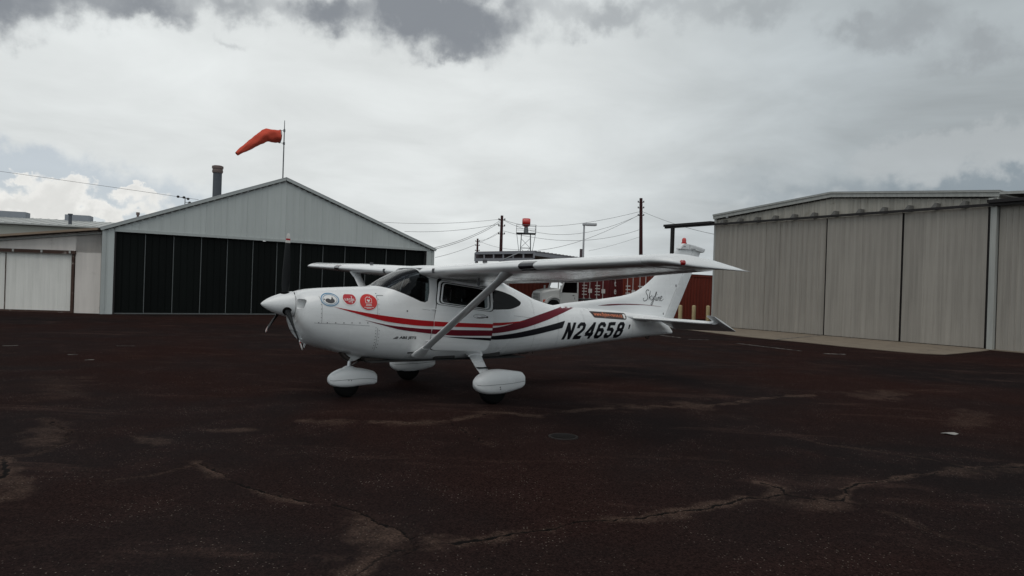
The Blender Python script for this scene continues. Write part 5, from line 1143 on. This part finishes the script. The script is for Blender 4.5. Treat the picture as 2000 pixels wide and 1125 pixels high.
M['tower'] = paint('tower_steel', (.16, .17, .175), .55, .4, metal=.3, var=.2)
M['beige'] = paint('yard_wall_beige', (.34, .27, .18), .8, .2, var=.12, scale=.8)

def corrugated_side(mb, a, b, z0, z1, depth=.035, pitch=.28):
    """panel from a to b (xy) with trapezoid waves"""
    a, b = Vector((a[0], a[1])), Vector((b[0], b[1])); L = (b-a).length; d = (b-a)/L; n = Vector((d.y, -d.x)); pts = []; k = 0.
    while k < L-1e-6:
        for t, h in ((0, 0), (.30, 0), (.45, -depth), (.80, -depth), (.95, 0)):
            if k+t*pitch < L: pts.append((k+t*pitch, h))
        k += pitch
    pts.append((L, 0)); vs = []
    for t, h in pts: p = a+d*t+n*h; vs += [(p.x, p.y, z0), (p.x, p.y, z1)]
    mb.add(vs, [(2*i, 2*i+2, 2*i+3, 2*i+1) for i in range(len(pts)-1)])
def container(name_label, loc, rz, L, mat, H=2.6, letters=None, group='shipping containers in the yard'):
    """local x runs along the container from its door end; doors face -x"""
    root = empty('shipping_container', loc, rz); tag(root, name_label, 'container', group); W = 2.44
    fr = MB()
    for x in (0, L-.12):
        for y in (-W/2, W/2-.12): fr.box(x, x+.12, y, y+.12, 0, H)
    for z in (.02, H-.14):
        for y in (-W/2+.002, W/2-.112): fr.box(.121, L-.121, y, y+.11, z, z+.118)
        for x in (.002, L-.122): fr.box(x, x+.11, -W/2+.121, W/2-.121, z, z+.118)
    fr.build('frame', mat, root)
    for y, a, b in ((-W/2+.03, (.12, -W/2+.03), (L-.12, -W/2+.03)), (W/2-.03, (L-.12, W/2-.03), (.12, W/2-.03))):
        mb = MB(); corrugated_side(mb, a, b, .139, H-.141); mb.build('side_panel', mat, root, fix=False)
    mb = MB(); corrugated_side(mb, (L-.03, -W/2+.12), (L-.03, W/2-.12), .139, H-.141); mb.build('end_panel', mat, root, fix=False)
    MB().box(.0, L, -W/2, W/2, H+.003, H+.02).build('roof_panel', mat, root)
    for s in (-1, 1):
        y0, y1 = (-W/2+.125, -.01) if s < 0 else (.01, W/2-.125)
        dr = MB().box(.05, .09, y0, y1, .145, H-.145).build('door', mat, root)
        for k in range(4): MB().box(.035, .049, y0+.06, y1-.06, .35+k*.56, .62+k*.56).build('door_rib', mat, dr)
        for t in (.28, .74):
            yy = y0+(y1-y0)*t; MB().tube([(.015, yy, .10), (.015, yy, H-.10)], .022, 8).build('lock_rod', M['cont_white'], dr); MB().box(-.02, .01, yy-.12, yy+.05, 1.02, 1.08).build('lock_handle', M['cont_white'], dr)
        MB().box(.026, .034, y0+.12, y0+.42, 1.45, 1.75).build('placard', M['cont_white'], dr)
        for k in range(4): MB().box(.026, .0335, y0+.55, y1-.12, 1.30+k*.22, 1.36+k*.22).build('marking_line', M['cont_white'], dr)
    if letters:
        for ch, x, z, sz in letters:
            me = text_mesh(ch, sz, 0, .02); n = len(me.vertices); co = np.empty(n*3); me.vertices.foreach_get('co', co); co = co.reshape(-1, 3); me.vertices.foreach_set('co', np.stack([x+co[:, 0], np.full(n, -W/2-.004), z+co[:, 1]], 1).ravel()); me.update(); link_mesh('lettering', me, M['cont_white'], root)
    return root
g = ground_at(1131, 611.5); container('maroon shipping container with pale door rods, right behind the white truck', (g[0]+1.1, g[1]+1.3, 0), math.radians(52), 6.06, M['cont_red'], letters=[('t', .9, 2.0, .62), ('e', .85, 1.42, .72), ('x', .85, .80, .72), ('i', .95, 2.28, .3)])
g = ground_at(1236, 614.5); container('rust orange shipping container half hidden behind the tail fin', (g[0]+1.25, g[1]+.2, 0), math.radians(64), 6.06, M['cont_orange'])
g0 = ground_at(1296, 627.0); g1 = ground_at(1420, 627.0)
container('oxide red shipping container standing lengthwise behind the three cream bollards', (g0[0]-1.2, g0[1]+2.6, 0), math.atan2(g1[1]-g0[1], g1[0]-g0[0]), 6.3, M['cont_dark'], H=2.86)
g = ground_at(1002, 609); container('dark red shipping container left of the white truck, seen over the fuselage', (g[0]-.5, g[1]+4.5, 0), math.radians(8), 6.06, M['cont_dark'], H=2.4)
for i, u in enumerate((1328, 1354.5, 1382)):
    p = ground_at(u, 628); root = empty('bollard', (p[0], p[1], 0)); tag(root, ('cream bollard nearest the tail, left of the three before the red container', 'middle cream bollard of the three before the red container', 'cream bollard nearest the tan hangar, right of the three')[i], 'bollard', 'bollards in front of the red container')
    MB().lathe([(0, .10), (.02, .115), (.90, .115), (.93, .105), (.955, .07), (.965, .02)], (0, 0, 0), 'Z', 18).build('post', M['bollard'], root, True)
    MB().lathe([(.0, .19), (.03, .18), (.035, .12)], (0, 0, 0), 'Z', 18).build('base_collar', M['concrete'], root, True)

def truck():
    g = ground_at(1092, 611); root = empty('truck', (g[0], g[1], 0), math.radians(180+24)); tag(root, 'white bonneted truck cab facing left, seen above the fuselage', 'truck')   # local +x is forward, +y its left side
    root.scale = (.93, .93, .93); W = 1.15; T = M['truck_white']
    # bonnet: tapered loft
    R = []
    for x, w, z0, z1 in ((.55, 1.02, .75, 1.86), (1.05, .98, .75, 1.80), (1.60, .90, .72, 1.70), (1.85, .84, .72, 1.60), (1.93, .80, .78, 1.46)):
        R.append([(x, -w, z0), (x, w, z0), (x, w, z1-.16), (x, w*.86, z1-.03), (x, 0, z1), (x, -w*.86, z1-.03), (x, -w, z1-.16)])
    MB().rings(R).build('bonnet', T, root, True, 30)
    gr = MB().box(1.90, 1.955, -.50, .50, .78, 1.46).build('grille', M['grille'], root)
    for i in range(8): MB().box(1.956, 1.985, -.49+i*.136, -.462+i*.136, .80, 1.45).build('grille_slat', T, gr)
    for z in (1.0, 1.22): MB().box(1.956, 1.975, -.48, .48, z, z+.03).build('grille_bar', T, gr)
    for s in (-1, 1):
        hl = MB().box(1.80, 1.90, min(s*.52, s*.88), max(s*.52, s*.88), .80, 1.0).build('headlamp', M['lamp_clear'], root); MB().box(1.55, 1.82, s*.885-.012, s*.885+.012, .80, .99).build('turn_lamp', M['amber'], root)
        # wing over the wheel
        arc = [(1.0+.62*math.cos(t), .52+.62*math.sin(t)) for t in np.linspace(math.radians(5), math.radians(175), 16)]; out = [(1.0+.78*math.cos(t), .52+.74*math.sin(t)) for t in np.linspace(math.radians(175), math.radians(5), 16)]
        MB().prism(arc+out, s*1.14 if s < 0 else s*.80, s*.80 if s < 0 else s*1.14).build('mudguard', T, root, True, 30)
        wh = empty('wheel'); wh.parent = root; MB().lathe([(-.14, .30), (-.14, .44), (-.10, .50), (.10, .50), (.14, .44), (.14, .30)], (1.0, s*.98, .5), 'Y', 28).build('tyre', M['rubber'], wh, True); MB().lathe([(-.11, .08), (-.11, .29), (.11, .29), (.11, .08)], (1.0, s*.98, .5), 'Y', 20).build('rim', M['lamp_pole'], wh, True)
        MB().lathe([(-.14, .30), (-.14, .44), (-.10, .50), (.10, .50), (.14, .44), (.14, .30)], (-3.2, s*.95, .5), 'Y', 28).build('rear_tyre', M['rubber'], root, True)
        mr = MB(); mr.tube([(.45, s*1.12, 1.75), (.62, s*1.36, 1.80)], .02, 6); mr.box(.58, .64, s*1.36-.10, s*1.36+.10, 1.55, 2.05); mr.build('mirror', T, root)
    # cab shell: sides, roof, pillars
    MB().box(-.95, .55, -W, W, .62, 1.52).build('cab_lower', T, root)
    MB().prism([(-.95, 2.38), (.22, 2.38), (.26, 2.46), (.1, 2.54), (-.8, 2.54), (-.95, 2.48)], -W+.03, W-.03).build('cab_roof', T, root, True, 30)
    for s in (-1, 1):
        for a, b, w in (((.52, s*(W-.05), 1.51), (.22, s*(W-.09), 2.40), .09), ((-.90, s*(W-.05), 1.51), (-.90, s*(W-.08), 2.40), .12)): MB().bar(a, b, .08, w).build('pillar', T, root)
        MB().add([(.44, s*(W-.035), 1.53), (.17, s*(W-.075), 2.37), (-.84, s*(W-.075), 2.37), (-.84, s*(W-.035), 1.53)], [(0, 1, 2, 3)]).build('side_window', M['glass_dark'], root)
        dr = MB().box(-.72, .40, s*(W+.004)-.006, s*(W+.004)+.006, .70, 1.50).build('door', T, root); MB().box(-.60, -.46, s*(W+.03)-.015, s*(W+.03)+.015, 1.32, 1.37).build('handle', M['grille'], dr); MB().box(-.66, -.62, s*(W+.012)-.004, s*(W+.012)+.004, 1.05, 1.2).build('marking', M['grille'], dr)
    MB().add([(.50, -W+.10, 1.56), (.50, W-.10, 1.56), (.21, W-.16, 2.38), (.21, -W+.16, 2.38)], [(0, 1, 2, 3)]).build('windscreen', M['glass_dark'], root)
    MB().box(-.94, -.90, -W+.05, W-.05, 1.53, 2.38).build('cab_rear', T, root)
    MB().box(-5.5, 1.95, -.42, .42, .48, .70).build('chassis', M['grille'], root); MB().box(1.93, 2.08, -1.1, 1.1, .42, .70).build('bumper', M['lamp_pole'], root)
    MB().box(-5.4, -1.2, -1.2, 1.2, .98, 1.12).build('flat_bed', M['grille'], root)
    MB().tube([(.50, .70, 1.72), (.50, .70, 2.36)], .05, 10).build('air_stack', T, root, True)
truck()
# beige wall behind the yard
p, q = at_depth(960, 560, 62), at_depth(1075, 560, 64); loc, rz, L = frame(p, q); w = empty('yard_wall', loc, rz); tag(w, 'low beige wall seen between wing and fuselage, behind the truck', 'wall')
for k in range(6): MB().box(k*L/6+.005, (k+1)*L/6-.005, 0, .2, 0, 2.05).build('wall_panel', M['beige'], w)
MB().box(-.05, L+.05, -.05, .25, 2.052, 2.15).build('coping', M['canopy_dark'], w)

def canopy():
    a, c, b = at_depth(928, 500, 50), at_depth(1043, 495, 46), at_depth(1207, 503, 62); root = empty('carport', (c[0], c[1], 0)); tag(root, 'grey steel canopy roof showing above the near wing', 'canopy')
    za, zc, zb = at_depth(928, 501, 50)[2], at_depth(1043, 493, 46)[2], at_depth(1207, 501, 62)[2]; A = Vector((a[0]-c[0], a[1]-c[1], 0)); B = Vector((b[0]-c[0], b[1]-c[1], 0)); O = Vector((0, 0, 0)); up = Vector((0, 0, 1))
    zt = (za+zc)/2
    MB().bar(A+up*(zc-.02), O+up*(zc-.02), .14, .12).build('top_beam', M['canopy'], root); MB().bar(A+up*(zc-.46), O+up*(zc-.46), .14, .20).build('lower_beam', M['canopy'], root)
    for k in range(7): p = A*(k/6.); MB().bar(p+up*(zc-.36), p+up*(zc-.08), .10, .10).build('stub_post', M['canopy'], root)
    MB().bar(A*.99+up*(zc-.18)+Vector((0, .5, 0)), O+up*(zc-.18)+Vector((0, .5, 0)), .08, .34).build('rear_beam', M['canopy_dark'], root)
    MB().bar(O+up*(zc-.10), B+up*(zc-.10), .12, .22).build('side_fascia', M['canopy'], root)
    D = A+B; mb = MB(); mb.add([O+up*(zc+.05), B+up*(zc+.05), D+up*(zc+.05), A+up*(zc+.05), O+up*(zc+.09), B+up*(zc+.09), D+up*(zc+.09), A+up*(zc+.09)], [(0, 1, 2, 3), (7, 6, 5, 4), (0, 4, 5, 1), (1, 5, 6, 2), (2, 6, 7, 3), (3, 7, 4, 0)]); rf = mb.build('roof_sheet', M['canopy'], root)
    rb = MB(); n = 26
    for k in range(n): p = B*((k+.5)/n); rb.bar(p+up*(zc+.115), p+A*.98+up*(zc+.115), .10, .04)
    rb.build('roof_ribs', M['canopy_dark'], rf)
    for p in (A*.98, B*.98, D*.98): MB().bar(p, p+up*(zc-.56), .16, .16).build('column', M['canopy'], root)
    MB().bar(A*.50+up*(zc-.45)+Vector((.0, -.1, 0)), A*.22+up*(zc+.02)+Vector((0, -.1, 0)), .05, .05).build('brace', M['lamp_pole'], root)
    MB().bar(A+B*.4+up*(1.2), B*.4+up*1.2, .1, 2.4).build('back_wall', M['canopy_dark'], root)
    MB().lathe([(0, .11), (.75, .11)], (B.x*.52+A.x*.05, B.y*.52+A.y*.05, zc+.05), 'Z', 10).build('roof_vent', M['canopy_dark'], rf, True)
canopy()

def utility_pole(u, vt, Y, lean, label, r=.15, cross=False):
    t = at_depth(u, vt, Y); root = empty('utility_pole', (t[0]-math.sin(lean)*t[2], t[1], 0)); tag(root, label, 'utility pole', 'wooden utility poles'); h = t[2]
    root.rotation_euler = (0, lean, 0)
    MB().lathe([(-.3, r*1.12), (h*.4, r), (h*.8, r*.86), (h, r*.78)], (0, 0, 0), 'Z', 12).build('pole_shaft', M['wood'], root, True)
    for k, z in enumerate((h-.35, h-.85, h-1.5)):
        MB().bar((-.28, 0, z), (.28, 0, z), .06, .06).build('wire_arm', M['wood'], root)
        for s in (-.24, .24): MB().lathe([(0, .04), (.05, .06), (.10, .03)], (s, 0, z+.03), 'Z', 8).build('insulator', M['tower'], root, True)
    return t
utility_pole(980.5, 421, 58, 0., 'dark wooden utility pole beside the red airport beacon', .14)
utility_pole(1252, 387, 62, -.03, 'tallest dark wooden utility pole, rising above the wing tip', .17)
utility_pole(933, 466, 88, 0., 'short distant wooden utility pole left of the canopy', .14)

def beacon():
    b = at_depth(1028, 434, 80); root = empty('beacon_tower', (b[0], b[1], 0)); tag(root, 'lattice airport beacon tower with red rotating lamp behind the canopy', 'beacon tower'); H = b[2]; zp = at_depth(1028, 457, 80)[2]
    for sx in (-1, 1):
        for sy in (-1, 1): MB().tube([(sx*.85, sy*.85, 0), (sx*.62, sy*.62, zp*.6), (sx*.50, sy*.5, zp)], .05, 6).build('leg', M['tower'], root)
    k = 0; z = .6
    while z < zp-1:
        w0 = .85-(.35)*(z/zp); w1 = .85-.35*((z+1.1)/zp); br = MB()
        for (x0, y0), (x1, y1) in (((-1, -1), (1, -1)), ((1, -1), (1, 1)), ((1, 1), (-1, 1)), ((-1, 1), (-1, -1))):
            br.tube([(x0*w0, y0*w0, z), (x1*w1, y1*w1, z+1.1)], .022, 5); br.tube([(x0*w0, y0*w0, z), (x1*w0, y1*w0, z)], .022, 5)
        br.build('lattice_brace', M['tower'], root); z += 1.1
    MB().box(-1.1, 1.1, -1.1, 1.1, zp, zp+.07).build('platform', M['tower'], root)
    for s in (-1, 1): MB().tube([(s*1.05, -.9, zp), (s*.42, -.6, zp-4.2)], .03, 6).build('stay', M['tower'], root)
    rl = MB()
    for sx in (-1.08, 1.08):
        for sy in (-1.08, 1.08): rl.tube([(sx, sy, zp+.07), (sx, sy, zp+.95)], .025, 6)
    for z in (zp+.5, zp+.95):
        for a, c in (((-1.08, -1.08), (1.08, -1.08)), ((1.08, -1.08), (1.08, 1.08)), ((1.08, 1.08), (-1.08, 1.08)), ((-1.08, 1.08), (-1.08, -1.08))): rl.tube([(a[0], a[1], z), (c[0], c[1], z)], .02, 6)
    rl.build('railing', M['tower'], root)
    MB().lathe([(zp+.07, .28), (zp+.6, .24), (H-.55, .2), (H-.46, .32)], (0, 0, 0), 'Z', 14).build('pedestal', M['tower'], root, True)
    MB().lathe([(-.46, .26), (-.44, .40), (-.25, .45), (.25, .45), (.44, .40), (.46, .26)], (0, 0, H), 'X', 20).build('beacon_drum', M['beacon_red'], root, True); MB().lathe([(-.48, .05), (-.47, .24), (-.45, .26)], (0, 0, H), 'X', 16).build('beacon_lens', M['boot'], root, True); MB().box(-.2, .2, -.2, .2, H-.56, H-.42).build('yoke', M['beacon_red'], root)
beacon()
def lamp_post():
    t = at_depth(1141, 438, 54); root = empty('street_lamp', (t[0], t[1], 0)); tag(root, 'pale grey street lamp with flat head above the canopy', 'street lamp'); h = t[2]
    MB().lathe([(0, .09), (h-.05, .065)], (0, 0, 0), 'Z', 12).build('post', M['lamp_pole'], root, True); bevel(MB().box(-.12, .95, -.16, .16, h-.10, h+.10).build('lamp_head', M['lamp_pole'], root), .04); MB().box(.15, .85, -.12, .12, h-.115, h-.102).build('lens', M['lamp_clear'], root)
lamp_post()

# overhead lines
def line(label, pts, r=.013):
    P = [Vector(at_depth(*p)) for p in pts]; fine = []
    if len(P) == 3: a, m, b = P; fine = [a*((1-t)*(1-2*t))+m*(4*t*(1-t))+b*(t*(2*t-1)) for t in np.linspace(0, 1, 15)]
    else: fine = [P[0].lerp(P[1], t)-Vector((0, 0, .25))*(4*t*(1-t)) for t in np.linspace(0, 1, 13)]
    mb = MB(); mb.tube(fine, r, 5); o = mb.build('power_line', M['wire'], None, True); tag(o, label, 'power line', 'overhead power lines'); return o
line('topmost thin cable running left from the pole by the beacon', [(735, 433, 60), (979, 428, 58)], .012)
line('second cable running left from the pole by the beacon', [(790, 452, 62), (979, 437, 58)], .014)
line('upper of two cables sloping from the grey hangar eave to the pole by the beacon', [(848, 484, 42), (978, 430, 58)], .014)
line('lower of two cables sloping from the grey hangar eave to the pole by the beacon', [(848, 487, 42), (978, 433, 58)], .014)
line('slack low cable from the grey hangar up to the pole by the beacon', [(850, 503, 44), (978, 451, 58)], .011)
line('top cable slung between the two tall poles above the street lamp', [(983, 429, 58), (1090, 441, 60), (1251, 413, 62)], .013)
line('cable from the beacon pole dipping past the street lamp head', [(983, 430, 58), (1110, 458, 60), (1251, 419, 62)], .013)
line('lowest sagging cable between the two tall poles', [(983, 451, 58), (1125, 470, 60), (1251, 448, 62)], .013)
line('cable climbing from the canopy roof to the tallest pole', [(1050, 489, 48), (1150, 465, 55), (1251, 418, 62)], .013)
line('faint cable climbing from right of the street lamp to the tallest pole', [(1150, 490, 58), (1200, 478, 60), (1251, 462, 62)], .009)
line('cable dropping from the tallest pole to the tan hangar', [(1254, 413, 62), (1320, 438, 52), (1398, 458, 40)], .012)
line('long thin cable crossing the sky at far left to the grey hangar roof', [(-40, 329, 36), (180, 360, 36), (388, 390, 36)], .008)
line('short cable from the small distant pole to the canopy corner', [(934, 470, 88), (1015, 488, 70)], .014)
line('cable from the small distant pole up to the beacon pole', [(934, 469, 88), (979, 452, 58)], .012)

# far hills
def hills():
    mb = MB(); rg = np.random.default_rng(3); n = 90; xs = np.linspace(-2600, 2600, n); top = []
    for x in xs: top.append(20+58*float(fbm(np.array(x/420.+9), np.array(.5), 4, 77)))
    vs = []
    for x, h in zip(xs, top): vs += [(x, 2350, -1), (x, 2500, h), (x, 2900, -1)]
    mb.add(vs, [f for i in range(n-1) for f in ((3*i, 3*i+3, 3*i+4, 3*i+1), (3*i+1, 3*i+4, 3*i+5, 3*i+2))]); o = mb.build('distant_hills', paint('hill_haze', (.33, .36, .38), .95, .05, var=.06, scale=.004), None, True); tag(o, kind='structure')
hills()
# things lying on the apron
def scrap():
    p = ground_at(1855, 848.5); me = bpy.data.meshes.new('paper_scrap'); vs = []; n = 10
    for k in range(n):
        t = 2*math.pi*k/n; r = .085*(1+.25*math.sin(3*t+1)); vs.append((r*1.1*math.cos(t), r*.75*math.sin(t), .010+.008*math.sin(2*t)))
    vs.append((0, 0, .016)); me.from_pydata(vs+[(x, y, z-.004) for x, y, z in vs], [], [(k, (k+1) % n, n) for k in range(n)]+[((k+1) % n+n+1, k+n+1, 2*n+1) for k in range(n)]+[(k, k+n+1, (k+1) % n+n+1, (k+1) % n) for k in range(n)])
    o = link_mesh('paper_scrap', me, paint('dirty_paper', (.30, .285, .265), .8, .2, var=.2, scale=12)); o.location = (p[0], p[1], .005); tag(o, 'small white scrap lying on the dark asphalt at right', 'scrap')
scrap()
def drain():
    p = ground_at(1100, 853.5); root = empty('drain_cover', (p[0], p[1], 0)); tag(root, 'small round metal cover set in the asphalt below the fuselage', 'drain cover')
    m1 = paint('cast_iron', (.014, .012, .0115), .8, .05, metal=0., var=.3, scale=20); MB().lathe([(.0, .14), (.012, .14), (.014, .135)], (0, 0, 0), 'Z', 28).build('cover_plate', m1, root, True)
    MB().lathe([(.0, .175), (.010, .172), (.011, .145)], (0, 0, 0), 'Z', 28, cap=False).build('cover_rim', paint('cover_rim', (.022, .0175, .016), .8, .2, var=.3, scale=15), root, True)
drain()
